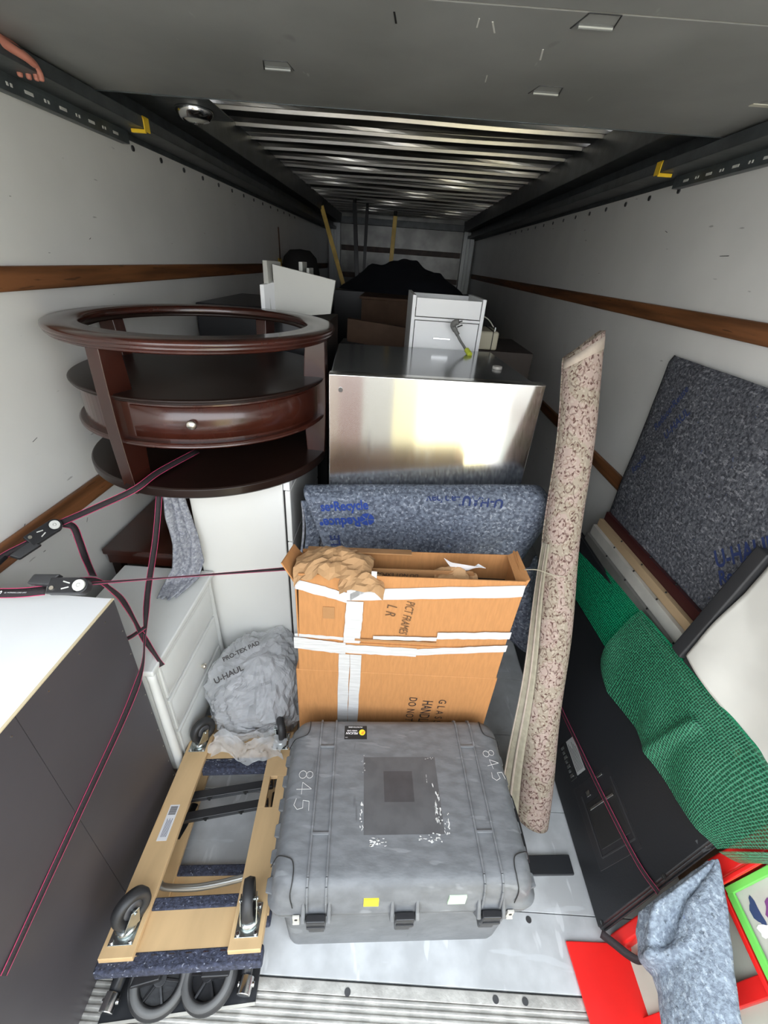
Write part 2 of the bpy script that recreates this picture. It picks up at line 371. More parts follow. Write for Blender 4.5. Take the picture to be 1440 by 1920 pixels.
# rivets under the header rail and scuffs on the walls
for s, wx, w_ in ((-1, WL, wl), (1, WR, wr)):
    y = 2.42
    for k in range(14):
        MB().disc(.011, 0, .005, 14, frame((wx + s*-.0005, y, 2.262), (0,1,0), (0,0,1)) if s < 0 else frame((wx-.0045, y, 2.258), (0,1,0), (0,0,1))).build('rivet', M['screw'], w_)
        y += .26
for i, (y, z, l, a) in enumerate(((1.18,1.02,.05,.8),(1.34,.98,.035,-.7),(1.42,.93,.06,.6),(1.46,.88,.04,.9),(1.22,.9,.02,0),(1.5,1.0,.03,.4),(1.05,1.2,.02,.2),(1.35,1.28,.05,.3),(1.2,1.31,.03,-.2),(1.12,2.05,.05,-.4),(1.6,2.0,.012,0),(1.95,1.9,.02,.5),(1.7,1.85,.015,0))):
    MB().bar((WL+.0006, y, z), (WL+.0006, y+.5*l*math.cos(a), z+.5*l*math.sin(a)), .0012, .0016, (1,0,0)).build('scratch', M['screw'], wl)
for i, (y, z, l, a) in enumerate(((1.5,2.1,.03,.3),(1.9,2.0,.05,0),(1.75,1.42,.07,.05),(1.35,2.08,.02,.9),(2.4,2.1,.02,.3),(1.6,1.98,.015,-.4))):
    MB().bar((WR-.0006, y, z), (WR-.0006, y+l*math.cos(a), z+l*math.sin(a)), .002, .003, (1,0,0)).build('scratch', M['screw'], wr)
# ceiling: dark sheet with bright hat-section roof bows
ce = struct(MB().box((WL-.03, YN, ZC+.04), (WR+.03, YF+.03, ZC+.07)), 'ceiling', M['roof'])
y = 2.36; k = 0
while y < 8.3:
    n = 25; m = MB(); prof = [(-.056,.040),(-.052,.038),(-.046,.023),(-.036,.0225),(-.032,.027),(-.026,.026),(-.020,.009),(-.010,.009),(-.004,.034),(.000,.040)]
    vs = []; fs = []
    for i in range(n):
        x = -1.10 + 2.2*i/(n-1); sag = .006*math.sin(x*2.1+k*1.7) + .004*math.sin(x*5+k)
        for q, (dy, dz) in enumerate(prof): vs.append((x, y+dy+(.010*math.sin(x*1.9+k*2.3) if q < 2 else 0), ZC+dz+sag*.4))
    K = len(prof)
    for i in range(n-1):
        for q in range(K-1): fs.append((i*K+q, (i+1)*K+q, (i+1)*K+q+1, i*K+q+1))
    m.add(vs, fs); m.build('roof_bow', M['bow'], ce, smooth=False); y += .305; k += 1
# headers, corner posts, rails
m = MB().box((WL+.001, YN, 2.305), (-1.09, YF, 2.345)).box((WL+.001, YN, 2.345), (-1.14, YF, 2.5)).box((WL+.001, YN, 2.40), (-1.02, YF, 2.54)).box((WL+.001, YN, 2.285), (WL+.012, YF, 2.31))
struct(m, 'trim_2', M['header'], bevel=.004)
m = MB().box((1.09, YN, 2.305), (WR-.001, YF, 2.345)).box((1.14, YN, 2.345), (WR-.001, YF, 2.5)).box((1.02, YN, 2.40), (WR-.001, YF, 2.54)).box((WR-.012, YN, 2.285), (WR-.001, YF, 2.31))
struct(m, 'trim_3', M['header'], bevel=.004)
struct(MB().box((WL+.001, YN, 1.742), (WL+.022, 8.2, 1.812)), 'trim_4', M['railwood'], bevel=.006)
struct(MB().box((WR-.022, YN, 1.738), (WR-.001, 8.2, 1.806)), 'trim_5', M['railwood'], bevel=.006)
struct(MB().box((WL+.001, YN, .955), (WL+.022, 8.2, 1.035)), 'trim_6', M['railwood'], bevel=.006)
struct(MB().box((WR-.022, YN, .950), (WR-.001, 8.2, 1.022)), 'trim_7', M['railwood'], bevel=.006)
for i, (z0, z1) in enumerate(((2.06,2.14),(1.66,1.74),(1.2,1.28))):
    struct(MB().box((-1.02, YF-.025, z0-.04), (1.02, YF-.001, z1-.04)), 'trim_%d' % (8+i), M['darkwood'], bevel=.004)
for i, x in enumerate((-1.12, 1.12)):
    m = MB().box((x-.09, YF-.11, 0), (x+.09, YF-.001, 2.4)).box((x-.03, YF-.14, 0), (x-.01, YF-.11, 2.4)).box((x+.02, YF-.14, 0), (x+.04, YF-.11, 2.4))
    struct(m, 'trim_%d' % (11+i), mat('post_metal', (.22,.23,.23), .35, metal=.5), bevel=.003)
struct(MB().box((-1.02, YF-.10, 2.40), (1.02, YF-.001, 2.49)), 'trim_13', M['header'], bevel=.004)

# roll-up door tracks with slots
for s, y1, nm in ((-1, 2.335, 'trim_14'), (1, 2.42, 'trim_15')):
    X = lambda a: s*a
    def bx(m, xa, ya, za, xb, yb, zb): return m.box((min(X(xa),X(xb)), ya, za), (max(X(xa),X(xb)), yb, zb))
    m = MB(); bx(m, 1.2, YN, 2.262, 1.232, y1, 2.266); bx(m, 1.198, YN, 2.262, 1.204, y1, 2.330); bx(m, 1.15, YN, 2.326, 1.204, y1-.01, 2.332)
    bx(m, 1.15, YN, 2.326, 1.156, y1-.02, 2.345); bx(m, 1.1975, YN, 2.290, 1.199, y1, 2.298)
    tr = struct(m, nm, M['track'], bevel=.0015, seg=1)
    y = y1 - .10
    for k in range(11):
        mm = MB(); l = .018 if k % 2 == 0 else .010
        for dy in ((0,) if k % 2 == 0 else (-.008, .008)):
            bx(mm, 1.1964, y-(l if k % 2 == 0 else .004)+dy, 2.275, 1.198, y+(l if k % 2 == 0 else .004)+dy, 2.284)
        mm.build('slot', M['slot'], tr, bevel=.0005); y -= .078
    # yellow stop clip at the end of the track
    yy = y1 - .03
    m = MB(); bx(m, 1.085, yy-.045, 2.296, 1.090, yy+.0, 2.345); bx(m, 1.085, yy-.045, 2.290, 1.145, yy-.035, 2.303); bx(m, 1.085, yy-.045, 2.335, 1.145, yy-.035, 2.345)
    m.build('stop_clip', M['yellowpaint'], tr, bevel=.002)

# raised roll-up door overhead
dr = empty('door_1', (0, 1.0, 2.352)); dr['kind'] = 'structure'
ybs = [(-.14, .55), (.555, 1.24), (1.245, 1.995)]
for a, b in ybs:
    MB().box((-1.125, a, 2.352), (1.145, b, 2.378)).build('door_section', M['door'], dr, bevel=.002)
MB().box((-1.125, 1.996, 2.350), (1.145, 2.000, 2.380)).build('edge_strip', M['track'], dr)
hinge_at = ((-.372,1.285),(.372,1.30),(-.384,1.668),(.387,1.70),(-.39,.62),(.39,.62))
for (hx, hy) in hinge_at:
    m = MB().box((hx-.035, hy-.012, 2.3475), (hx+.035, hy+.004, 2.3525)).tube([(hx-.036, hy-.012, 2.347), (hx+.036, hy-.012, 2.347)], .004)
    h = m.build('hinge', mat('hinge_grey', (.30,.31,.30), .4, metal=.4), dr)
    MB().bar((hx-.045, hy+.012, 2.3514), (hx-.030, hy-.055, 2.3514), .003, .001).bar((hx-.030, hy-.055, 2.3514), (hx+.035, hy-.055, 2.3514), .0025, .001).bar((hx+.042, hy+.004, 2.3514), (hx+.035, hy-.055, 2.3514), .0025, .001).build('hinge_outline', M['screw'], h)
MB().box((1.03, 1.60, 2.3500), (1.12, 1.68, 2.3519)).box((.97, 1.655, 2.3500), (1.05, 1.675, 2.3519)).build('sticker', mat('sticker_cream', (.62,.60,.50), .5), dr)
for (x, y, l, a, w_) in ((.30,1.42,.06,1.4,.004),(-.05,1.30,.05,1.5,.004),(.16,1.31,.05,1.3,.0035),(.13,1.30,.04,1.55,.003),(.20,1.60,.05,1.5,.003)):
    MB().bar((x, y, 2.3516), (x+l*math.cos(a), y+l*math.sin(a), 2.3516), w_, .0008).build('scratch', M['slot'] if x != -.05 else M['gap'], dr)
# door roller brackets at the track
for s, yy in ((-1, 2.05), (1, 2.14)):
    m = MB().box((s*1.145-.03, yy-.05, 2.345), (s*1.145+.03, yy-.005, 2.352)).box((s*1.145-.03, yy-.05, 2.325), (s*1.145-.02, yy-.01, 2.35)).tube([(s*1.11, yy-.01, 2.335), (s*1.17, yy-.01, 2.335)], .009).tube([(s*1.12, yy+.06, 2.335), (s*1.17, yy+.06, 2.335)], .012)
    m.build('roller_bracket', M['zinc'], dr, bevel=.001)

# dome lamp on the header
lp = empty('ceiling_light', (-.86, 2.42, 2.35), 'round chrome dome lamp on the dark overhead header beside the raised door', 'lamp')
T = Matrix.Translation((-.90, 2.335, 2.352))
MB().box((-1.01, 2.20, 2.392), (-.79, 2.50, 2.400)).build('mounting_plate', M['header'], lp, bevel=.003)
MB().lathe([(.075,.040),(.078,.034),(.070,.020),(.058,.006),(.050,.003),(.047,.008)], 40, T).build('bezel', M['chrome'], lp, smooth=True)
MB().lathe([(.047,.008),(.030,-.001),(.0001,-.004)], 32, T).build('lens', M['lens'], lp, smooth=True)
MB().disc(.008, -.008, .004, 16, T).build('centre_screw', M['chrome'], lp)

# hand gripping the end of the roll-up door track
hd = bpy.data.meshes.new('person'); V = []; E_ = []; RAD = []
def chain(pts, rads, root=None):
    prev = root
    for p, r in zip(pts, rads):
        V.append(p); RAD.append(r)
        if prev is not None: E_.append((prev, len(V)-1))
        prev = len(V)-1
    return prev
wr_i = chain([(-1.16,1.02,2.24), (-1.145,1.30,2.31), (-1.135,1.48,2.335), (-1.125,1.55,2.338)], [.042,.034,.026,.027])
pm = chain([(-1.118,1.61,2.336)], [.028], wr_i)
for k, (dx, dy, l) in enumerate(((-.030,.03,.85),(-.012,.048,1.0),(.008,.050,1.0),(.026,.036,.82))):
    b = (-1.118+dx*.8, 1.61+.028, 2.340-.002*k)
    chain([b, (b[0]+dx*.25, b[1]+.034*l, b[2]-.010), (b[0]+dx*.3, b[1]+.052*l, b[2]-.028), (b[0]+dx*.3, b[1]+.050*l, b[2]-.046)], [.0105,.0095,.0085,.0075], pm)
chain([(-1.092,1.57,2.332), (-1.072,1.61,2.320), (-1.068,1.64,2.310)], [.0125,.0105,.0085], wr_i)
hd.from_pydata(V, E_, []); ho = bpy.data.objects.new('person', hd); C.objects.link(ho); hd.materials.append(M['skin'])
sk = ho.modifiers.new('skin', 'SKIN')
for i, v in enumerate(hd.skin_vertices[0].data): v.radius = (RAD[i], RAD[i]); v.use_root = (i == 0)
sk.use_smooth_shade = True; ss = ho.modifiers.new('sub', 'SUBSURF'); ss.levels = 2; ss.render_levels = 2
tag(ho, 'hand with curled fingers gripping the left overhead door track, arm reaching up', 'person')

# driveway outside the open rear door, plus unseen boards added for the refrigerator's reflections
g = struct(MB().box((-30, -40, -.95), (30, -.4, -.90)), 'floor_outside', M['concrete'])
g.name = 'ground'
ow = empty('wall_outside', (0, -2.4, -.9)); ow['kind'] = 'structure'  # added and unseen: stripes the refrigerator's reflection, holds back low sky light
def ob(nm, x0, x1, z1, mt, y=-2.2): MB().box((x0, y-.12, -.9), (x1, y, z1)).build(nm, mt, ow)
ob('wall_panel', -2.9, -.8, 1.3, M['facade'], -2.22); ob('cream_board', -.8, -.31, 1.45, mat('cream_board', (.32,.29,.23), .7)); ob('brown_board', -.31, -.05, 1.45, mat('brown_board', (.17,.13,.10), .8)); ob('red_brown_board', -.05, .25, 1.45, mat('red_brown_board', (.13,.085,.07), .8)); ob('grey_board', .25, .65, 1.45, mat('grey_board', (.21,.20,.17), .8))  # panels added out of view, coloured for the reflected stripes
ob('yellow_board', .65, 2.0, 1.45, mat('pale_yellow_board', (.42,.37,.21), .6)); ob('white_board', 2.0, 2.9, 1.45, M['facadewhite']); ob('hedge', 2.9, 4.5, 1.2, M['hedge'], -2.15)  # last stripes of the added row, the green slab included

# ================================================================ left side
# dark-backed shelf unit standing with its back to the aisle
su = empty('shelf_unit', (-.98, .45, 0), 'white shelf unit with charcoal hardboard back, at the left wall beside the dollies', 'shelf')
m = MB().box((WL+.005, -.06, 1.0), (-.756, .888, 1.02)).box((WL+.005, .872, 0), (-.756, .887, 1.0)).box((WL+.005, -.06, 0), (-.756, -.045, 1.0)).box((WL+.005, -.045, 0), (-.76, .872, .02)).box((WL+.005,-.045,.48),(-.76,.872,.5))
m.build('carcass', M['white'], su, bevel=.001, seg=1)
MB().box((-.756, -.06, 0), (-.750, .5248, 1.017)).box((-.756, .5262, 0), (-.750, .887, 1.017)).build('back_panel', M['backboard'], su)
MB().box((-.756, -.06, 1.0165), (-.750, .888, 1.0205)).build('edge_band', M['chip'], su)
for (y, z) in [(.878, z/10) for z in range(1, 10)] + [(y/100, .985) for y in range(60, 880, 110) for y in [y/10]]:
    MB().disc(.002, 0, .0015, 8, frame((-.7502, y, z), (0,1,0), (0,0,1))).build('tack', M['nickel'], su)

# white chest of drawers, drawers facing the aisle
cd = empty('chest_of_drawers', (-.92, 1.17, 0), 'low white chest of drawers with small nickel knobs, behind the dark-backed shelf unit', 'drawers')
MB().box((-1.115, .905, .655), (-.722, 1.442, .68)).build('top_board', M['whitepaint'], cd, bevel=.006)
MB().box((-1.10, .92, .06), (-.742, 1.43, .655)).build('body', M['whitepaint'], cd, bevel=.003)
for y in (.915, 1.40):
    MB().lathe([(.0001,0),(.012,0),(.017,.10),(.017,.40),(.015,.62),(.017,.655),(.0001,.655)], 20, Matrix.Translation((-.745, y+.01, 0))).build('corner_post', M['whitepaint'], cd, smooth=True)
for z0, z1 in ((.475,.64),(.285,.455),(.09,.265)):
    m = MB().box((-.742, .955, z0), (-.732, 1.39, z1))
    m.hexa([(-.732,.965,z0+.012),(-.732,1.38,z0+.012),(-.732,1.38,z1-.012),(-.732,.965,z1-.012)], [(-.722,.995,z0+.04),(-.722,1.35,z0+.04),(-.722,1.35,z1-.04),(-.722,.995,z1-.04)])
    d = m.build('drawer', M['whitepaint'], cd, bevel=.002)
    if z0 < .4:
        MB().lathe([(.0001,.024),(.010,.022),(.013,.016),(.008,.008),(.005,0)], 20, frame((-.7225, 1.185, (z0+z1)/2), (0,1,0), (0,0,1))).build('knob', M['nickel'], d, smooth=True)
# mahogany side table behind the chest
st = empty('side_table', (-1.0, 1.75, 0), 'square mahogany side table with plain top, behind the low white chest of drawers', 'table')
MB().box((-1.215, 1.462, .712), (-.80, 2.05, .738)).build('tabletop', M['mah'], st, bevel=.004)
MB().box((-1.205, 1.472, .660), (-.81, 2.04, .712)).build('apron', M['mah'], st, bevel=.003)
for x in (-1.18, -.845):
    for y in (1.50, 2.01): MB().box((x-.02, y-.02, 0), (x+.02, y+.02, .66)).build('leg', M['mah2'], st, bevel=.003)
# tall white freezer end
fz = empty('white_cabinet', (-.58, 1.75, 0), 'tall white enamel cabinet under the round table, black gap along its door edge', 'cabinet')
MB().box((-.775, 1.452, 0), (-.395, 2.1, 1.146)).build('body', M['whitegloss'], fz, bevel=.006)
MB().box((-.395, 1.458, .02), (-.385, 2.08, 1.13)).build('door_seal', M['gap'], fz)
MB().box((-.388, 1.452, .86), (-.366, 2.08, 1.10)).build('door_edge', M['whitegloss'], fz, bevel=.004)
MB().box((-.388, 1.452, .02), (-.366, 2.08, .855)).build('door_edge', M['whitegloss'], fz, bevel=.004)
MB().box((-.392, 1.448, 1.105), (-.366, 1.50, 1.142)).build('hinge_cap', M['white'], fz, bevel=.003)

# round mahogany coffee table
TX, TY = -.733, 1.72
ct = empty('coffee_table', (TX, TY, 1.148), 'round mahogany coffee table with open ring top and one drawer, standing on the white cabinet', 'table')
T = Matrix.Translation((TX, TY, 0))
MB().lathe([(.392,1.640),(.392,1.664),(.398,1.671),(.490,1.671),(.498,1.667),(.500,1.660),(.499,1.654),(.492,1.652),(.496,1.648),(.494,1.643),(.486,1.641),(.488,1.636),(.482,1.631),(.40,1.631)], 96, T, closed=True).build('ring_top', M['mah'], ct, smooth=True)
MB().lathe([(.385,1.634),(.385,1.640),(.394,1.652),(.402,1.645),(.400,1.634)], 96, T, closed=True).build('inner_lip', M['mah2'], ct, smooth=True)
MB().lathe([(.0001,1.496),(.462,1.496),(.470,1.492),(.469,1.487),(.462,1.485),(.466,1.481),(.460,1.476),(.0001,1.476)], 96, T).build('shelf', M['mah2'], ct, smooth=False, bevel=.0015)
MB().lathe([(.0001,1.476),(.445,1.476),(.445,1.352),(.0001,1.352)], 96, T).build('drawer_drum', M['mah'], ct)
dm = MB().lathe([(.446,1.466),(.451,1.464),(.451,1.362),(.446,1.360)], 30, T, a0=R(-100), a1=R(-20)).build('drawer', M['mah'], ct, smooth=True)
ka = R(-76); kp = (TX+.451*math.cos(ka), TY+.451*math.sin(ka), 1.418)
MB().lathe([(.005,0),(.006,.010),(.014,.014),(.016,.022),(.013,.028),(.0001,.030)], 24, frame(kp, (-math.sin(ka), math.cos(ka), 0), (0,0,1))).build('knob', M['nickel'], dm, smooth=True)
MB().lathe([(.0001,1.352),(.464,1.352),(.470,1.347),(.466,1.343),(.469,1.338),(.462,1.332),(.0001,1.332)], 96, T).build('lower_board', M['mah'], ct, bevel=.0015)
MB().lathe([(.0001,1.190),(.466,1.190),(.472,1.185),(.472,1.158),(.464,1.150),(.0001,1.150)], 96, T).build('bottom_shelf', M['mah2'], ct, bevel=.0015)
for a in (-108, -3, 74, 165):
    c, s_ = math.cos(R(a)), math.sin(R(a))
    def LP(r, t, z): return (TX + r*c - t*s_, TY + r*s_ + t*c, z)
    vs = []; fs = []; n = 9
    for i in range(n):
        u = i/(n-1); z = 1.632 - u*(1.632-1.148); bow = .006*math.sin(PI*u); ro = .474+bow-.004*u; ri = .40 - .012*math.sin(PI*u)
        vs += [LP(ri,-.026,z), LP(ro,-.026,z), LP(ro,.026,z), LP(ri,.026,z)]
    for i in range(n-1):
        for q in range(4): r_ = (q+1) % 4; fs.append((4*i+q, 4*i+r_, 4*i+4+r_, 4*i+4+q))
    fs += [(0,3,2,1), (4*n-4, 4*n-3, 4*n-2, 4*n-1)]
    MB().add(vs, fs).build('leg', M['mah'], ct, bevel=.003)
# grey blanket hanging between chest and cabinet
LB = [(-.845,1.40,1.12),(-.84,1.39,.98),(-.835,1.385,.86),(-.845,1.37,.76),(-.875,1.31,.70),(-.87,1.25,.690)]
RB = [(-.785,1.43,1.12),(-.765,1.425,.98),(-.745,1.42,.86),(-.740,1.415,.76),(-.755,1.38,.700),(-.80,1.26,.690)]
def fn(u, v):
    p = lerp(path(LB, v), path(RB, v), u); w_ = .014*math.sin(u*9+v*2)+.010*nz(p, 14)
    return (p[0], p[1]-abs(w_)*1.2, p[2])
tag(sheet(fn, 24, 50).build('moving_blanket', M['blanketgrey'], smooth=True, solid=.006), 'pale grey moving blanket dangling beside the white cabinet onto the low white chest', 'blanket')

# far-left pale boards
pb = empty('white_bookcase', (-.45, 2.5, 0), 'pale dismantled bookcase panels with raw edges, tilted behind the round coffee table', 'bookcase')
MB().hexa([(-.60,2.30,1.62),(-.33,2.32,1.655),(-.33,2.34,1.655),(-.60,2.32,1.62)], [(-.605,2.30,1.855),(-.305,2.32,1.805),(-.305,2.34,1.805),(-.605,2.32,1.855)]).build('side_board', M['grey_lam'], pb, bevel=.002)
MB().hexa([(-.645,2.28,1.62),(-.615,2.27,1.62),(-.600,2.45,1.62),(-.63,2.46,1.62)], [(-.645,2.28,1.868),(-.622,2.27,1.868),(-.600,2.45,1.865),(-.62,2.46,1.865)]).build('side_board', M['grey_lam'], pb, bevel=.002)
MB().hexa([(-.655,2.24,1.62),(-.635,2.24,1.62),(-.58,2.34,1.62),(-.60,2.35,1.62)], [(-.655,2.24,1.768),(-.635,2.24,1.768),(-.58,2.34,1.785),(-.60,2.35,1.785)]).build('shelf_board', M['white'], pb, bevel=.002)
MB().box((-.52, 2.5, 1.62), (-.50, 2.62, 1.87)).box((-.48, 2.5, 1.62), (-.465, 2.62, 1.845)).build('shelf_board', M['grey_lam'], pb, bevel=.002)
tag(MB().box((-.66, 2.26, 0), (-.34, 2.70, 1.618)).build('bookcase_box', M['blackmetal'], bevel=.004), 'tall black box carrying the pale bookcase panels, behind the round coffee table', 'box')

# ================================================================ straps
def ribbon_pts(pts, w, nrm, off=0.0):
    P = [Vector(p) for p in pts]; vs = []; fs = []; n = len(P)
    for i, p in enumerate(P):
        t = (P[min(i+1,n-1)]-P[max(i-1,0)]).normalized(); k = nrm(i/(n-1)) if callable(nrm) else nrm
        s_ = t.cross(Vector(k)).normalized(); vs.append((p+s_*off, s_, w))
    return vs
def ribbon(name, pts, w, nrm, parent, edge=True, sm=6):
    P = smoothpath(pts, sm) if sm > 1 else [Vector(p) for p in pts]
    def strip(a, b, nm, mt, par, th):
        vs = []; n = len(P)
        for i, p in enumerate(P):
            t = (P[min(i+1,n-1)]-P[max(i-1,0)]).normalized(); k = Vector(nrm(i/(n-1)) if callable(nrm) else nrm)
            s_ = t.cross(k).normalized(); W_ = w(i/(n-1)) if callable(w) else w; vs += [p+s_*a*W_, p+s_*b*W_]
        m = MB(); m.add(vs, [(2*i, 2*i+1, 2*i+3, 2*i+2) for i in range(n-1)])
        return m.build(nm, mt, par, smooth=True, solid=th)
    o = strip(-.44, .44, name, M['webbing'], parent, .0016)
    if edge:
        strip(-.5, -.43, 'pink_edge', M['pink'], o, .0020); strip(.43, .5, 'pink_edge', M['pink'], o, .0022)
    return o
def ratchet(parent, o, xdir, nrm, flip=1, L=.15):
    x = Vector(xdir).normalized(); z = Vector(nrm).normalized(); F = frame(o, x, z.cross(x))
    rt = MB().box((0,-.021,-.012),(L*.58,.021,.012), F).disc(.0215, -.012, .012, 28, F @ Matrix.Translation((L*.58,0,0))).build('ratchet', M['black'], parent, bevel=.002)
    MB().hexa([F @ Vector(p) for p in ((-L*.42,.004*flip,-.010),(0,-.012*flip+.012*flip,-.010),(.02,.030*flip,-.010),(-L*.34,.030*flip,-.010))], [F @ Vector(p) for p in ((-L*.42,.004*flip,.012),(0,0,.012),(.02,.030*flip,.012),(-L*.34,.030*flip,.012))]).build('handle', M['rubber'], rt, bevel=.004)
    MB().lathe([(.005,.016),(.0145,.016),(.0155,.013),(.0155,.012),(.005,.012)], 24, F @ Matrix.Translation((L*.58,0,0)), closed=True).lathe([(.0001,.0165),(.004,.016),(.0045,.012)], 16, F @ Matrix.Translation((L*.58,0,0))).build('spool_disc', M['slot'], rt)
    MB().disc(.0055, .012, .0155, 14, F @ Matrix.Translation((.012,-.008*flip,0))).build('rivet', M['nickel'], rt)
    MB().bar(F @ Vector((.035,-.010,.0128)), F @ Vector((.052,-.005,.0128)), .003, .0015, z).bar(F @ Vector((.035,.010,.0128)), F @ Vector((.052,.005,.0128)), .003, .0015, z).build('cast_mark', M['slot'], rt)
    return rt
# strap A: left wall rail -> ratchet -> over the coffee table's bottom shelf
sa = empty('ratchet_strap', (-1.1, 1.1, 1.04), 'black and pink ratchet strap running from the left wall rail through the round coffee table', 'strap')
ribbon('webbing', [(-1.095,1.18,1.062),(-.965,1.205,1.123),(-.838,1.232,1.186),(-.80,1.33,1.208),(-.74,1.52,1.215)], .022, (.25,-.75,.6), sa)
ratchet(sa, (-1.135,1.085,1.045), (.06,.125,.03), (.55,-.45,.7), -1, .15)
ribbon('anchor_webbing', [(-1.13,1.09,1.045),(-1.19,1.02,1.02),(-1.212,.90,.99),(-1.21,.75,.94)], .020, (.75,-.3,.6), sa)
MB().tube([(-1.175,1.035,1.022),(-1.205,.95,.985),(-1.212,.82,.955)], .006).build('hook', M['black'], sa, smooth=True)
ribbon('loose_tail', [(-1.085,1.185,1.058),(-1.055,1.185,1.048),(-1.03,1.16,1.01),(-1.0,1.125,.965),(-.93,1.05,.955)], .024, (.8,-.5,.3), sa)
# strap B: across to the cartons
sb = empty('ratchet_strap', (-.85, .85, 1.1), 'black and pink ratchet strap stretched level towards the cartons, lettered in white', 'strap')
ribbon('webbing', [(-.785,.835,1.115),(-.65,.908,1.084),(-.50,.988,1.05),(-.39,1.047,1.025),(-.288,1.102,1.002)], lambda t: .004+.010*abs(t-.35)*1.3, (.1,-.5,.85), sb)
ratchet(sb, (-.845,.815,1.12), (.12,.012,.0), (.3,-.5,.8), 1, .13)
ab = ribbon('anchor_webbing', [(-.86,.812,1.108),(-.93,.80,1.103),(-1.05,.79,1.10),(-1.21,.78,1.10)], .026, (.25,-.5,.83), sb)
F = frame((-.975,.795,1.1035), (1,.08,.02), (.0,.86,.5))
text('lettering', '500', .013, F, M['paper'], ab, shear=.3, bold=.0004)
F = frame((-.93,.799,1.1045), (1,.08,.02), (.0,.86,.5)); text('lettering', 'LB. WORKING LOAD LIMIT', .0045, F, M['paper'], ab)
ribbon('loose_tail', [(-.785,.84,1.122),(-.762,.87,1.10),(-.757,.90,1.04),(-.768,.94,.96),(-.765,.955,.87),(-.765,.965,.80),(-.752,.965,.745),(-.725,.955,.685),(-.715,.95,.660)], lambda t: .020-.008*math.sin(t*9)**2, lambda t: (.5, -.6+.3*math.sin(t*4), .65), sb)
# strap C: hangs from the coffee table, over the shelf unit and down its back
sc = empty('tie_strap', (-.75, .7, .7), 'black and pink strap hanging from the coffee table down over the charcoal shelf back', 'strap')
ribbon('webbing', [(-.80,1.31,1.145),(-.80,1.22,1.0),(-.785,1.08,.87),(-.757,.97,.785),(-.742,.892,.715),(-.743,.77,.655),(-.743,.543,.599),(-.743,.384,.560),(-.743,.245,.525)], lambda t: .020 if t < .3 else (.020-.014*math.sin((t-.3)/.25*PI) if t < .55 else .020-.012*(t-.55)), lambda t: (.55-.3*t+.5*(t>.55)*(t-.55)*2, -.8+.6*t, .25), sc)
ribbon('short_end', [(-.80,.93,.80),(-.785,.945,.80),(-.765,.96,.81),(-.752,.975,.815)], .013, (0,-.6,.8), sc)

# ================================================================ centre
# stainless refrigerator
fr = empty('refrigerator', (.2, 2.0, 0), 'stainless steel refrigerator with grey top, standing upright behind the blanket in the centre aisle', 'refrigerator')
A = R(4.6); FM = Matrix.Translation((-.220, 1.498, 0)) @ Matrix.Rotation(A, 4, 'Z') @ Matrix.Diagonal((.938, .938, 1.0165, 1))
MB().box((0, 0, .05), (.835, .055, 1.527), FM).build('door', M['steel'], fr, bevel=.004)
MB().box((.004, .058, .04), (.831, .072, 1.500), FM).build('door_gasket', M['gap'], fr)
MB().box((0, .072, 0), (.835, .80, 1.508), FM).build('body', M['greysheet'], fr, bevel=.006)
MB().box((.02, .055, 1.500), (.815, .085, 1.520), FM).build('top_trim', M['greysheet'], fr, bevel=.003)
MB().disc(.022, 0, .012, 24, FM @ Matrix.Translation((.745, .36, 1.508))).build('hinge_cap', M['ash'], fr, bevel=.002)
MB().disc(.0085, 0, .002, 20, FM @ frame((.045, -.0005, 1.475), (1,0,0), (0,0,1)) @ Matrix.Rotation(PI, 4, 'Y') @ Matrix.Translation((0,0,-.002))).build('door_badge', M['greysheet'], fr)
# small drawer cabinet behind it
dc = empty('drawer_cabinet', (.27, 2.55, 0), 'small white drawer cabinet with bar handle, standing behind the stainless refrigerator', 'cabinet')
DM = Matrix.Translation((.076, 2.32, 0)) @ Matrix.Rotation(R(2), 4, 'Z') @ Matrix.Diagonal((.96, 1, 1.002, 1))
MB().box((0, 0, 0), (.018, .42, 1.765), DM).box((.362, 0, 0), (.380, .42, 1.765), DM).box((.018, .40, 0), (.362, .42, 1.755), DM).box((.018, .004, 1.655), (.362, .02, 1.668), DM).box((.018,.02,1.60),(.362,.40,1.61),DM).build('carcass', M['white'], dc, bevel=.001, seg=1)
MB().box((.022, .002, 1.672), (.358, .018, 1.755), DM).build('top_front', M['white'], dc, bevel=.001)
MB().box((.018, .02, 1.67), (.362, .40, 1.68), DM).build('tray', M['brown'], dc)
for z0, z1 in ((1.50,1.652), (1.33,1.496), (1.16,1.326)):
    d = MB().box((.022, .002, z0), (.358, .018, z1), DM).build('drawer', M['white'], dc, bevel=.001)
    MB().box((.125, -.018, (z0+z1)/2-.004), (.215, -.012, (z0+z1)/2+.004), DM).box((.128,-.014,(z0+z1)/2-.003),(.134,.003,(z0+z1)/2+.003),DM).box((.206,-.014,(z0+z1)/2-.003),(.212,.003,(z0+z1)/2+.003),DM).build('bar_handle', M['chrome'], d, bevel=.001)
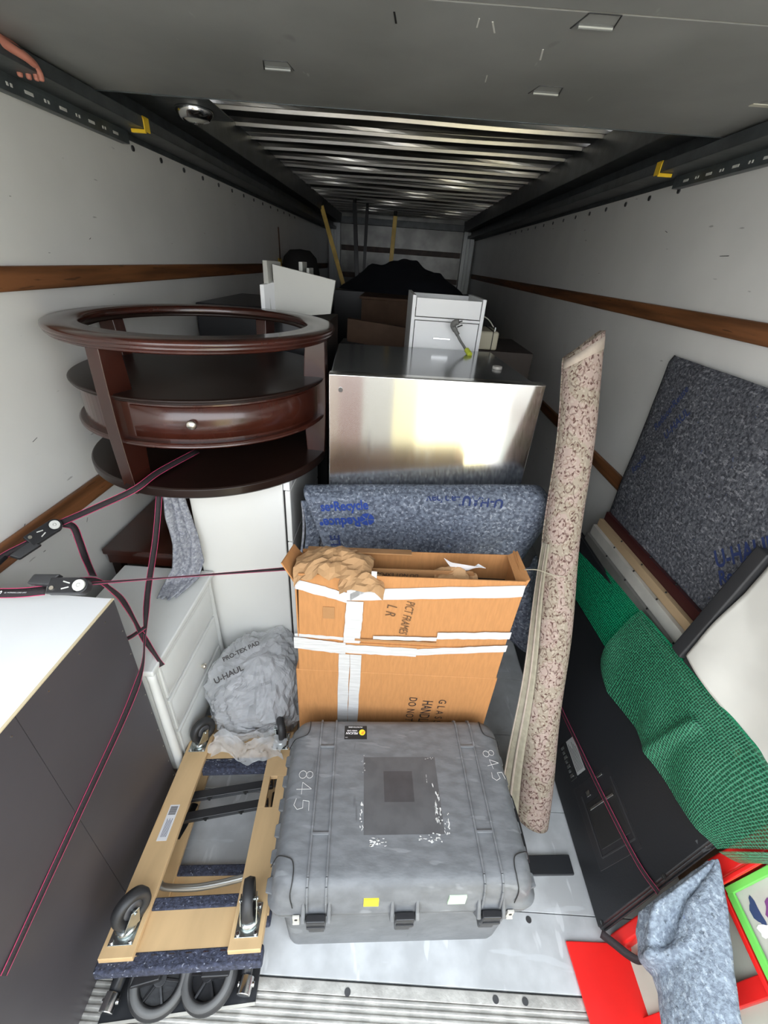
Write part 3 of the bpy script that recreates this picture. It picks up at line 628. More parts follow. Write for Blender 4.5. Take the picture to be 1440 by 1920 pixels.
# power lead with angled plug lying over the back edge of the refrigerator
pc = empty('power_cord', (.35, 2.36, 1.5), 'grey power cord with angled plug lying on the refrigerator top against the drawers', 'cord')
MB().tube(smoothpath([(.365,2.32,1.516),(.350,2.35,1.54),(.325,2.38,1.57),(.305,2.385,1.60),(.292,2.385,1.612)], 6), .0065).build('cable', M['cable'], pc, smooth=True)
MB().tube(smoothpath([(.312,2.380,1.592),(.296,2.385,1.612),(.282,2.385,1.632),(.290,2.378,1.648),(.306,2.372,1.652)], 5), [.010]*5+[.013]*5+[.015]*5+[.014]*5+[.011]).build('plug', M['cable'], pc, smooth=True)
MB().tube([(.302,2.375,1.628),(.325,2.368,1.640)], .003).tube([(.306,2.372,1.652),(.322,2.368,1.658)], .003).build('prong', M['gap'], pc)
MB().tube([(.372,2.295,1.518),(.358,2.335,1.534)], .013).build('lime_tag', M['lime'], pc, bevel=.003)
pc.location.y -= .13; pc.location.z += .018
# beige box and dark dresser right of the drawers
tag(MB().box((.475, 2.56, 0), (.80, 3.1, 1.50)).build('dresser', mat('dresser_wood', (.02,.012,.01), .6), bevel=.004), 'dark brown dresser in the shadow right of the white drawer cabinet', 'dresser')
bb = empty('storage_box', (.56, 2.62, 1.50), 'small beige storage box on the dark dresser, tied with a thin black cord', 'box')
MB().box((.44, 2.56, 1.502), (.585, 2.80, 1.60)).build('body', M['beigebox'], bb, bevel=.012, seg=3)
MB().box((.548, 2.555, 1.501), (.552, 2.805, 1.604)).build('cord', M['gap'], bb)
MB().tube(smoothpath([(.47,2.54,1.68),(.51,2.55,1.66),(.545,2.56,1.625)], 5), .003).build('wire', M['ash'], bb); MB().box((.556,2.57,1.600),(.562,2.576,1.622)).build('peg', M['white'], bb)

# ---- far load in the dark
def one(mb, name, m, label, cat, group=None, **k): return tag(mb.build(name, m, **k), label, cat, group)
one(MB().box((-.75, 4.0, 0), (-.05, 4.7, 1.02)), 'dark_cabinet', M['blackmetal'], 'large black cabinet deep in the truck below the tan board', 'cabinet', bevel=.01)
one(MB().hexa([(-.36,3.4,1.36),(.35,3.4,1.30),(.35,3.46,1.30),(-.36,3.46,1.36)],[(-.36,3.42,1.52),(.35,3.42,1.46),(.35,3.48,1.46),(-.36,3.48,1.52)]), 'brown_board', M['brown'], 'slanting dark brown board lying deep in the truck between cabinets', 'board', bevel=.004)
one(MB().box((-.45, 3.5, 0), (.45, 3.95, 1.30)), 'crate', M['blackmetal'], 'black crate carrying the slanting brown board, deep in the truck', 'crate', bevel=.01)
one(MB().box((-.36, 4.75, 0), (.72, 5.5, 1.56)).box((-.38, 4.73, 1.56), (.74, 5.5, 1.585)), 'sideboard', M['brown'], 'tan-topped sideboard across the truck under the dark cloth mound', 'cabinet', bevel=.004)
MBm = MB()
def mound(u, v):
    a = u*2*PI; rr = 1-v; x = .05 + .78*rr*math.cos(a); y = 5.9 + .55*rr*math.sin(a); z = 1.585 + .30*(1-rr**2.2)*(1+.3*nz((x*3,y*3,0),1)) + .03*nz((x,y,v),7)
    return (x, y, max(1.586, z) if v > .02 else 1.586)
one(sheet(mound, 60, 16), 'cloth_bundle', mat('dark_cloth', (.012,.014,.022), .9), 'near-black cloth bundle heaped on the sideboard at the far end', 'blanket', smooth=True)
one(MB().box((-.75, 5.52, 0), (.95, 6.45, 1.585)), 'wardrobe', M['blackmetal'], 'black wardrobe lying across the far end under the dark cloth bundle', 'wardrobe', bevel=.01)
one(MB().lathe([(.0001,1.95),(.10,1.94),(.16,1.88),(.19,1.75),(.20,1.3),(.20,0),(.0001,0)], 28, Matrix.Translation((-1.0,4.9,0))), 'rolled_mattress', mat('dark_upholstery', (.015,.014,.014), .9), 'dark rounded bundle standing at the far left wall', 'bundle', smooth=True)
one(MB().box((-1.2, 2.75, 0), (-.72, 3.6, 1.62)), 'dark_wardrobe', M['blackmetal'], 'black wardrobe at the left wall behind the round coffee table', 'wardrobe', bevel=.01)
for (a, b, mt, lb) in (((-.72,6.3,1.585),(-1.02,6.4,2.44),'brassy','varnished pole leaning at the far left corner of the truck'),
                       ((-.13,6.42,1.585),(-.10,6.5,2.40),'brassy','varnished pole standing upright in the far middle, brightest of the poles'),
                       ((-.55,6.4,1.585),(-.62,6.5,2.50),'blackmetal','thick black pole, left one of the two dark poles at the far end'),
                       ((-.47,6.4,1.585),(-.46,6.5,2.46),'blackmetal','thin black pole, right one of the two dark poles at the far end')):
    p = empty('pole', (a[0], a[1], a[2]), lb, 'pole', 'poles standing at the far end')
    r_ = .026 if 'thick' in lb or mt == 'brassy' else .02
    MB().bar(a, b, r_*2, r_, (0,1,0)).build('shaft', M[mt], p, bevel=.004)
    MB().tube([b, (b[0], b[1], b[2]+.05)], r_*.8).build('end_cap', M['gap'], p)
ys_ = empty('yellow_strap', (-1.2, 4.9, 1.75), 'short yellow strap hanging on the left wall deep in the truck', 'strap')  # no strap here: yellow reflection in the glossy wall, shaped as a solid strip
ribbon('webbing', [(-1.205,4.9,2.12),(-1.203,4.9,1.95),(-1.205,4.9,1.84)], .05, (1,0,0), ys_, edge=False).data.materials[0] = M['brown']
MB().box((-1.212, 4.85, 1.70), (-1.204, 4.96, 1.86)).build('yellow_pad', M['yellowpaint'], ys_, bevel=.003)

# ---- blanket-wrapped panel in front of the refrigerator
wb_ = empty('wrapped_headboard', (.15, 1.42, 0), 'blue-grey moving blanket with blue print draped over an upright load, between refrigerator and cartons', 'blanket')
MB().box((-.262, 1.345, .18), (.545, 1.372, 1.165)).build('wrapped_core', M['blanketdark'], wb_, bevel=.03, seg=4)
def zt(u): return 1.212 + .068*u
def drape(u, v):
    # v 0 back edge .. .3 top .. 1 bottom of the front flap
    xl = -.285 + (.115*max(0, (v-.34)/.66)); xr = .595 + .035*math.sin(min(1, max(0, (v-.3)/.5))*PI) - .03*max(0, v-.8)*5
    x = xl + (xr-xl)*u; endr = max(0, (u-.90)/.10); endl = max(0, (.03-u)/.03)
    ztop = zt((x+.28)/.87) - .055*endr**2
    if v < .3:
        t = v/.3; a = PI*(1-t)*.5; y = 1.42 + .10*math.sin(a); z = ztop - .11*(1-math.cos(a)) - .0
        y = 1.36 + .012*(1-t) ; z = ztop - .10*(1-t)
    elif v < .42:
        t = (v-.3)/.12; a = t*PI/2; y = 1.36 - .068*math.sin(a); z = ztop - .022*(1-math.cos(a))
    else:
        t = (v-.42)/.58; y = 1.292 + .012*t; z = ztop - .022 - .345*t
    y -= .010*nz((x*3, 0, z*4), 1) ; y += .10*endr**2
    fold = math.exp(-((x-(.30+(z-.86)*.75))/.030)**2)*max(0, min(1, (1.13-z)*7)) ; y += .018*fold
    fold2 = math.exp(-((x-(.42+(z-.86)*.55))/.035)**2)*max(0, min(1, (1.08-z)*6)) ; y += .014*fold2; y -= .02*math.exp(-((x-(.37+(z-.86)*.65))/.03)**2)*max(0, min(1, (1.10-z)*7))
    return (x, y, z)
bl = sheet(drape, 90, 70).build('moving_blanket', M['blanket'], wb_, smooth=True, solid=.007)
def inner(u, v):
    x = -.292 + .05*u + .012*math.sin(v*7) ; return (x, 1.312+.03*u+.008*math.sin(v*9), 1.17 - .55*v)
sheet(inner, 8, 30).build('inner_fold', M['blanket'], wb_, smooth=True, solid=.008)
def side(u, v):
    x = -.312 + .020*math.sin(v*5+1)*(1-.4*u) ; return (x, 1.34+.03*u, 1.14 - .6*v + .01*math.sin(u*5))
sheet(side, 8, 30).build('side_fold', M['blanketgrey'], wb_, smooth=True, solid=.008)
L1 = [(.46,1.275,.98),(.47,1.20,.90),(.50,1.195,.80),(.515,1.19,.72),(.545,1.20,.665),(.60,1.22,.635)]
R1 = [(.600,1.31,1.00),(.610,1.27,.93),(.645,1.25,.85),(.675,1.245,.75),(.682,1.245,.66),(.665,1.25,.630)]
def corner(u, v):
    p = lerp(path(L1, v), path(R1, v), u); b = math.sin(PI*u); return (p[0], p[1]-.045*b-.01*math.sin(u*11+v*5), p[2]-.012*b*v)
sheet(corner, 24, 40).build('hanging_corner', M['blanket'], wb_, smooth=True, solid=.010)
def onb(x, y):   # print lies on the front flap: x world x, y = world z
    best = None; ztop = zt((x+.28)/.87)
    if y > ztop-.022: t = max(0, min(1, (ztop-y)/.022)); v = .3+.12*math.acos(max(-1, min(1, 1-t)))/(PI/2)
    else: v = .42 + .58*(ztop-.022-y)/.345
    xl = -.285 + (.115*max(0, (v-.34)/.66)); xr = .595 + .035*math.sin(min(1, max(0, (v-.3)/.5))*PI) - .03*max(0, v-.8)*5
    p = drape((x-xl)/(xr-xl), v); return (p[0], p[1]-.0055, p[2]+.001)
def P2(x, z, ang): return Matrix.Translation((x, z, 0)) @ Matrix.Rotation(ang, 4, 'Z')
text('print', 'se\u2022Recycle', .055, P2(-.135, 1.176, R(8)), M['blueink'], bl, fn=onb, bold=.0016, sx=.72)
text('print', 'Reduce\u2022', .058, P2(-.150, 1.105, R(189)), M['blueink'], bl, fn=onb, bold=.0018, sx=.78)
md = MB(); n = 30
for k in range(5):
    a0 = 2*PI*k/5+.06; a1 = 2*PI*(k+1)/5-.06; c = (-.052, 1.128); vv = [onb(c[0]+.003*math.cos((a0+a1)/2), c[1]+.003*math.sin((a0+a1)/2))] + [onb(c[0]+.026*math.cos(a0+(a1-a0)*i/6), c[1]+.026*math.sin(a0+(a1-a0)*i/6)) for i in range(7)]
    md.add([(p[0], p[1]-.001, p[2]) for p in vv], [(0, i+1, i+2) for i in range(6)])
md.build('round_print', M['blueink'], bl)
text('print', 'LE', .05, P2(-.165, 1.020, R(97)), M['navyink'], bl, fn=onb, bold=.001)
text('print', 'U-HAUL', .046, P2(.335, 1.232, R(180)), M['navyink'], bl, fn=onb, bold=.0012)
text('print', 'Recycle', .034, P2(.20, 1.238, R(4)), M['navyink'], bl, fn=onb, bold=.0008)

wb_.location = (.1626, 1.539, -.190); wb_.scale = (1.084, 1.084, 1.084)

# ---- picture carton (telescoping halves, taped, open at the top)
cb = empty('picture_carton', (.1, 1.06, 0), 'tall taped cardboard picture carton with open top and brown paper, standing behind the black case', 'box')
CA = R(1.5); KM = Matrix.Translation((-.250, .985, 0)) @ Matrix.Rotation(CA, 4, 'Z')
def slab(m, a, b): return m.box(a, b, KM)
# lower sleeve
MB().box((-.012, -.006, 0), (.702, .142, .655), KM).build('lower_sleeve', M['card'], cb, bevel=.004)
# upper sleeve walls with an open top
m = MB(); t = .005
m.hexa([KM @ Vector(p) for p in ((0,0,.60),(.690,0,.60),(.690,t,.60),(0,t,.60))], [KM @ Vector(p) for p in ((.012,-.004,1.082),(.700,-.004,1.098),(.700,t-.004,1.098),(.012,t-.004,1.082))])
m.hexa([KM @ Vector(p) for p in ((0,.13,.60),(.690,.13,.60),(.690,.135,.60),(0,.135,.60))], [KM @ Vector(p) for p in ((0,.15,1.060),(.705,.15,1.082),(.705,.155,1.082),(0,.155,1.060))])
m.hexa([KM @ Vector(p) for p in ((0,0,.60),(t,0,.60),(t,.135,.60),(0,.135,.60))], [KM @ Vector(p) for p in ((0,-.004,1.05),(t,-.004,1.05),(t,.155,1.05),(0,.155,1.05))])
m.hexa([KM @ Vector(p) for p in ((.685,0,.60),(.690,0,.60),(.690,.135,.60),(.685,.135,.60))], [KM @ Vector(p) for p in ((.697,-.004,1.085),(.702,-.004,1.085),(.705,.155,1.10),(.700,.155,1.10))])
up = m.build('upper_sleeve', M['card'], cb, bevel=.001, seg=1)
MB().box((.008, .012, .66), (.685, .125, 1.0), KM).build('packed_frame', M['gap'], cb)
m = MB().hexa([KM @ Vector(p) for p in ((.06,.055,.98),(.62,.06,.98),(.62,.064,.98),(.06,.059,.98))], [KM @ Vector(p) for p in ((.06,.050,1.068),(.55,.052,1.080),(.55,.056,1.080),(.06,.054,1.068))])
inn = m.build('inner_flap', M['cardin'], cb)
text('printing', 'DO NOT EXPOSE TO HEAT', .020, KM @ frame((.27,.0492,1.055), (-1,0,.0), (0,0,-1)), M['ink'], inn, sx=.9)
text('printing', 'NO. 2.5', .016, KM @ frame((.20,.0485,1.0665), (-1,0,.0), (0,0,-1)), M['ink'], inn, sx=.9)
MB().hexa([KM @ Vector(p) for p in ((.02,.145,1.075),(.36,.147,1.082),(.36,.15,1.082),(.02,.149,1.075))], [KM @ Vector(p) for p in ((.02,.11,1.082),(.36,.11,1.088),(.36,.113,1.09),(.02,.113,1.084))]).build('back_flap', M['cardin'], cb)
MB().hexa([KM @ Vector(p) for p in ((.685,0,1.055),(.70,0,1.055),(.70,.15,1.075),(.685,.15,1.075))], [KM @ Vector(p) for p in ((.680,.012,1.075),(.712,.0,1.105),(.715,.155,1.10),(.68,.145,1.085))]).build('side_flap', M['card'], cb, bevel=.001)
MB().hexa([KM @ Vector(p) for p in ((-.003,.01,1.03),(.003,.01,1.03),(.003,.145,1.04),(-.003,.145,1.04))], [KM @ Vector(p) for p in ((-.038,.0,1.115),(-.034,.0,1.115),(-.020,.12,1.100),(-.024,.12,1.100))]).build('side_flap', M['card'], cb)
def tapes(segs, yo, par):
    for (x0, z0, x1, z1, w_) in segs:
        m = MB(); n = 14; vs = []
        for i in range(n+1):
            u = i/n; x = x0+(x1-x0)*u; z = z0+(z1-z0)*u; hor = abs(x1-x0) > abs(z1-z0); j1 = .0022*nz((x*40, z*40, 1), 1)+.0012*random.uniform(-1,1); j2 = .0022*nz((x*40, z*40, 5), 1)+.0012*random.uniform(-1,1)
            if hor: a, b = (x, yo, z-w_/2+j1), (x, yo, z+w_/2+j2)
            else: a, b = (x-w_/2+j1, yo, z), (x+w_/2+j2, yo, z)
            vs += [KM @ Vector(a), KM @ Vector(b)]
        m.add(vs, [(2*i, 2*i+1, 2*i+3, 2*i+2) for i in range(n)]).build('tape', M['tape'], par, solid=.0008)
tapes([(.002,1.045,.16,.998,.040),(.16,1.01,.700,1.062,.046),(.186,.985,.180,.80,.054),(.17,1.0,.215,1.04,.028)], -.0062, cb)
tapes([(.180,.72,.182,.82,.056),(-.010,.820,.155,.812,.014)], -.0015, cb)
tapes([(-.012,.790,.16,.772,.052),(.16,.772,.40,.770,.040),(.40,.772,.700,.812,.030),(.156,.745,.152,.0,.038),(.196,.745,.192,.0,.038),(.46,.855,.700,.872,.030),(.25,.833,.46,.838,.016)], -.0078, cb)
m = MB().box((.0,-.0055,.655), (.695,-.0015,.800), KM).build('overlap_panel', M['card'], cb)
MB().box((.19,-.009,.815), (.46,-.0065,.823), KM).build('torn_lip', M['cardin'], cb)
m = MB().box((.085,-.0052,.905), (.122,-.0042,.955), KM).build('brown_tape', M['cardin'], cb)
text('handwriting', 'PICT FRAMES', .040, KM @ frame((.352,-.0052,.925), (-.10,0,-1), (1,0,-.1)), M['pen'], cb, shear=.25, sx=.62, spacing=1.0)
text('handwriting', 'L R', .046, KM @ frame((.300,-.0052,.955), (-.10,0,-1), (1,0,-.1)), M['pen'], cb, shear=.25, sx=.8, spacing=1.0)
for bdy, x, z, sz, spc, sxx in (('GLASS', .520, .455, .040, 1.7, .85), ('HANDLE', .465, .445, .056, 1.0, .66), ('DO NOT', .410, .460, .042, 1.15, .78)):
    text('printing', bdy, sz, KM @ frame((x,-.0082,z), (-.04,0,-1), (1,0,-.04)), M['ink'], cb, sx=sxx, spacing=spc)
# crumpled kraft paper and white scraps
def crump(cx, cy, cz, sx, sy, sz, seed, fl=0):
    def f(u, v):
        x = cx + (u-.5)*sx; y = cy + (v-.5)*sy; r2 = ((u-.5)*2)**2*.7 + ((v-.5)*2)**2*.6
        z = cz + sz*(1-r2)*.8 + .030*abs(nz((x,y,seed), 16, seed)) + .014*nz((x,y,0), 44, seed)
        return (x+.012*nz((x,y,3), 22, seed), y+.010*nz((x,y,6), 24, seed), z)
    return f
MBp = sheet(crump(-.135, 1.040, 1.060, .24, .15, .062, 3.1), 15, 11).build('kraft_paper', M['kraft'], cb, solid=.001)
sheet(crump(-.045, .985, 1.050, .13, .09, .050, 8.4), 11, 8).build('kraft_paper', M['kraft'], cb, solid=.001)
sheet(crump(.245, 1.055, 1.045, .14, .07, .036, 5.2), 16, 10).build('kraft_paper', M['kraft'], cb, solid=.001)
sheet(lambda u, v: (-.018+.016*u, .976+.02*v+.004*math.sin(v*6), 1.115-.062*v), 3, 8).build('white_scrap', M['paper'], cb, solid=.0008)
sheet(lambda u, v: (.225+.11*u-.02*v, 1.05+.02*v, 1.112-.010*u-.045*v*math.sin(PI*u)-.002*u), 8, 6).build('white_scrap', M['paper'], cb, solid=.0008)
tg = MB().tube(smoothpath([(.455,1.05,1.105),(.50,1.06,1.100),(.55,1.06,1.085),(.59,1.05,1.088)], 5), .0016).build('twine', M['rugback'], cb)

# ---- black protective case lying on the floor
pcx = empty('protector_case', (.12, .68, 0), 'large scuffed charcoal hard case with ribbed lid and front latches, lying on the floor', 'case')
KC = Matrix.Translation((.120, .690, 0)) @ Matrix.Rotation(R(4.0), 4, 'Z')
hw, hd_ = .352, .238
def rrect(hx, hy, r, n=6):
    out = []
    for cx, cy, a0 in ((hx-r, hy-r, 0), (-hx+r, hy-r, 90), (-hx+r, -hy+r, 180), (hx-r, -hy+r, 270)):
        for i in range(n+1): a = R(a0+90*i/n); out.append((cx+r*math.cos(a), cy+r*math.sin(a)))
    return out
def loft(levels, M_, cap=True):
    m = MB(); L = [rrect(*l[:3]) for l in levels]; k = len(L[0]); vs = [(x, y, l[3]) for l, q in zip(levels, L) for x, y in q]; fs = []
    for i in range(len(L)-1):
        for j in range(k): fs.append((i*k+j, i*k+(j+1)%k, (i+1)*k+(j+1)%k, (i+1)*k+j))
    fs.append(tuple(range(k))[::-1]); fs.append(tuple((len(L)-1)*k+j for j in range(k)))
    return m.add(vs, fs, M_)
loft([(.335,.222,.03,.0),(.338,.225,.03,.03),(.345,.232,.035,.30),(.349,.236,.035,.355),(.368,.256,.04,.360),(.368,.256,.04,.374)], KC).build('base', M['case'], pcx, smooth=True, bevel=.0015)
lid = loft([(.370,.258,.04,.378),(.372,.260,.04,.398),(.364,.252,.045,.404),(.360,.248,.05,.440),(.352,.240,.055,.468),(.340,.228,.06,.484),(.325,.213,.06,.490),(.30,.19,.05,.4915)], KC).build('lid', M['case'], pcx, smooth=True)
for x in (-.262, -.212, .212, .262):
    m = MB()
    pr = [(-.256,.405),(-.250,.440),(-.243,.468),(-.231,.487),(-.213,.4955),(.213,.4955),(.231,.487),(.243,.468),(.250,.440)]
    for (y0, z0), (y1, z1) in zip(pr, pr[1:]): m.bar((x, y0, z0-.003), (x, y1, z1-.003), .006, .008, (0,0,1) if abs(y1-y0) > .01 else (0,-1,0))
    q = m
    q.v = [tuple(KC @ Vector(p)) for p in q.v]; q.build('lid_rib', M['case'], pcx, bevel=.0015)
for x in (-.237, .237):
    for y in (-.115, .135):
        MB().box((x-.024, y-.004, .489), (x+.024, y+.004, .4965), KC).build('rib_stop', M['case'], pcx, bevel=.002)
# corner mouldings on the lid
for sx_ in (-1, 1):
    for sy_ in (-1, 1):
        pts = [(sx_*.372, sy_*.165, .42), (sx_*.352, sy_*.163, .478), (sx_*.335, sy_*.166, .4905), (sx_*.310, sy_*.175, .4935), (sx_*.302, sy_*.195, .4925), (sx_*.302, sy_*.222, .488), (sx_*.306, sy_*.243, .462), (sx_*.300, sy_*.254, .42)]
        MB().tube([KC @ Vector(p) for p in smoothpath(pts, 4)], .0014, 6).build('corner_moulding', M['gap'], pcx)
# stepped side ribs along the rim
for s_ in (-1, 1):
    for k, yy in enumerate((-.20,-.135,-.07,.0,.07,.135,.20)):
        a = .366; 
        MB().hexa([KC @ Vector(p) for p in ((s_*(a-.02),yy-.022,.372),(s_*(a+.006),yy-.012,.372),(s_*(a+.006),yy+.012,.372),(s_*(a-.02),yy+.022,.372))], [KC @ Vector(p) for p in ((s_*(a-.02),yy-.026,.412),(s_*(a+.014),yy-.016,.404),(s_*(a+.014),yy+.016,.404),(s_*(a-.02),yy+.026,.412))]).build('side_rib', M['case'], pcx, bevel=.003)
m = MB().tube([KC @ Vector(p) for p in smoothpath([(-.352,-.09,.30),(-.372,-.085,.30),(-.376,-.04,.30),(-.376,.04,.30),(-.372,.085,.30),(-.352,.09,.30)], 5)], .010).build('side_handle', M['black'], pcx, smooth=True)
m = MB().tube([KC @ Vector(p) for p in smoothpath([(.372,-.12,.33),(.395,-.115,.33),(.400,-.07,.33),(.400,.01,.33),(.395,.055,.33),(.372,.06,.33)], 5)], .010).build('side_handle', M['black'], pcx, smooth=True)
for x in (-.237, 0, .237):
    m = MB()
    for dx in (-.034, .034): m.hexa([KC @ Vector(p) for p in ((x+dx-.006,-.245,.335),(x+dx+.006,-.245,.335),(x+dx+.006,-.232,.335),(x+dx-.006,-.232,.335))], [KC @ Vector(p) for p in ((x+dx-.006,-.278,.385),(x+dx+.006,-.278,.385),(x+dx+.004,-.235,.455),(x+dx-.004,-.235,.455))])
    m.build('latch_guard', M['case'], pcx, bevel=.003)
    lt = MB().box((x-.026,-.281,.352), (x+.026,-.262,.405), KC).box((x-.022,-.272,.30), (x+.022,-.250,.352), KC).build('latch', M['black'], pcx, bevel=.004)
    MB().box((x-.024,-.284,.372), (x+.024,-.280,.379), KC).build('latch_ridge', M['rubber'], lt, bevel=.001)
for x in (-.290, .292):
    p = MB().box((x-.009,-.268,.370), (x+.009,-.262,.400), KC).box((x-.009,-.273,.366),(x+.009,-.262,.371),KC).build('hasp_plate', M['ash'], pcx, bevel=.001)
    MB().disc(.004, 0, .001, 14, KC @ frame((x, -.2685, .386), (1,0,0), (0,0,1))).build('padlock_hole', M['gap'], p)
MB().lathe([(.0001,.004),(.013,.003),(.015,0)], 20, KC @ frame((-.125,-.2365,.325), (1,0,0), (0,0,1))).build('purge_valve', M['gap'], pcx)
MB().hexa([KC @ Vector(p) for p in ((-.112,-.2545,.420),(-.072,-.2545,.420),(-.072,-.248,.420),(-.112,-.248,.420))], [KC @ Vector(p) for p in ((-.112,-.2495,.448),(-.072,-.2495,.448),(-.072,-.242,.448),(-.112,-.242,.448))]).build('yellow_sticker', M['yellow'], pcx)
MB().hexa([KC @ Vector(p) for p in ((.115,-.2545,.422),(.162,-.2545,.422),(.162,-.248,.422),(.115,-.248,.422))], [KC @ Vector(p) for p in ((.118,-.2490,.452),(.165,-.2490,.452),(.165,-.242,.452),(.118,-.242,.452))]).build('green_sticker', M['mint'], pcx)
# maker's badge, upside down from here
ZL = .4917
bd = MB().box((-.182, .160, ZL-.0005), (-.105, .208, ZL+.0012), KC).build('badge', M['gap'], pcx, bevel=.0008)
def onl(x, y, dz=.0018): return KC @ Matrix.Translation((x, y, ZL+dz)) @ Matrix.Rotation(PI, 4, 'Z')
text('lettering', 'PELICAN', .0105, onl(-.156, .181), M['paper'], bd, shear=.2, bold=.0003)
text('lettering', 'HARD CASE', .0065, onl(-.156, .190), M['paper'], bd, bold=.0002)
text('lettering', 'PROTECTOR SERIES', .0055, onl(-.145, .203), M['paper'], bd, bold=.0001)
text('lettering', 'USA', .005, onl(-.175, .166), M['paper'], bd)
bq = MB().disc(.0105, ZL+.0012, ZL+.0017, 24, KC @ Matrix.Translation((-.1215, .184, 0))).build('yellow_disc', M['yellow'], bd)
MB().hexa([KC @ Vector(p) for p in ((-.126,.178,ZL+.0018),(-.118,.176,ZL+.0018),(-.112,.190,ZL+.0018),(-.122,.186,ZL+.0018))], [KC @ Vector(p) for p in ((-.126,.178,ZL+.0022),(-.118,.176,ZL+.0022),(-.112,.190,ZL+.0022),(-.122,.186,ZL+.0022))]).build('bird_mark', M['orange'], bd)
MB().box((-.052,-.035,ZL-.0004), (.040,.055,ZL+.0003), KC).build('dark_patch', M['stain'], pcx)
MB().box((-.115,-.120,ZL-.0006), (.120,.100,ZL+.0001), KC).build('worn_patch', M['stain2'], pcx)
m = MB(); rnd = random.Random(5)
def blob(x, y, a, b, rot):
    vs = [KC @ Vector((x + a*r_*math.cos(t)*math.cos(rot) - b*r_*math.sin(t)*math.sin(rot), y + a*r_*math.cos(t)*math.sin(rot) + b*r_*math.sin(t)*math.cos(rot), ZL+.0009)) for t in [2*PI*i/9 for i in range(9)] for r_ in [rnd.uniform(.5, 1.2)]]
    m.add(vs, [tuple(range(9))])
for i in range(34): blob(.105+rnd.uniform(-.006,.012)+.0*i, -.09+rnd.uniform(0,.13)*rnd.random()+.0, rnd.uniform(.0008,.0028), rnd.uniform(.0015,.009), rnd.uniform(-.3,.3))
for i in range(16): blob(.130+rnd.uniform(-.01,.012), -.125+rnd.uniform(0,.06), rnd.uniform(.0008,.0022), rnd.uniform(.001,.006), rnd.uniform(-.4,.4))
for i in range(12): blob(-.122+rnd.uniform(-.004,.006), -.115+rnd.uniform(0,.075), rnd.uniform(.001,.003), rnd.uniform(.002,.006), rnd.uniform(-.4,.4))
for i in range(18): blob(-.075+rnd.uniform(-.025,.028), -.140+rnd.uniform(-.008,.014), rnd.uniform(.002,.007), rnd.uniform(.001,.003), rnd.uniform(-.2,.5))
for i in range(20): blob(.065+rnd.uniform(-.025,.05), -.128+rnd.uniform(-.012,.014), rnd.uniform(.002,.007), rnd.uniform(.001,.003), rnd.uniform(-.3,.2))
for i in range(8): blob(-.118+rnd.uniform(-.005,.006), .06+rnd.uniform(-.01,.05), rnd.uniform(.0005,.0015), rnd.uniform(.001,.004), 0)
for i in range(6): blob(.085, .02+rnd.uniform(0,.03), .0008, rnd.uniform(.001,.003), 0)
for i in range(7): blob(.100+rnd.uniform(-.012,.015), .095+rnd.uniform(-.003,.003), rnd.uniform(.001,.003), .0008, 0)
m.build('paint_scrape', M['scratchwhite'], pcx)
# scratched numbers
def strokes(par, o, sc, rot, polys):
    K = KC @ Matrix.Translation((o[0], o[1], ZL+.0006)) @ Matrix.Rotation(rot, 4, 'Z')
    m = MB()
    for P in polys:
        for a, b in zip(P, P[1:]): m.bar(K @ Vector((a[0]*sc, a[1]*sc, 0)), K @ Vector((b[0]*sc, b[1]*sc, 0)), .0011, .0006)
    m.build('scratched_number', M['scratchwhite'], par)
c8 = [(.25*math.cos(t)+.3, .25*math.sin(t)+.28) for t in [2*PI*i/12 for i in range(13)]]; c8b = [(.22*math.cos(t)+.3, .22*math.sin(t)+.75) for t in [2*PI*i/12 for i in range(13)]]
four = [[(1.25,0),(1.2,1),(.8,.35),(1.55,.38)]]; five = [[(2.5,1.0),(1.95,.95),(1.9,.55),(2.35,.6),(2.45,.25),(2.2,0),(1.8,.1)]]
strokes(pcx, (-.320, .060), .046, R(-92), [c8, c8b] + four + five)
strokes(pcx, (.285, .12), .040, R(-80), [c8, c8b] + four + five)

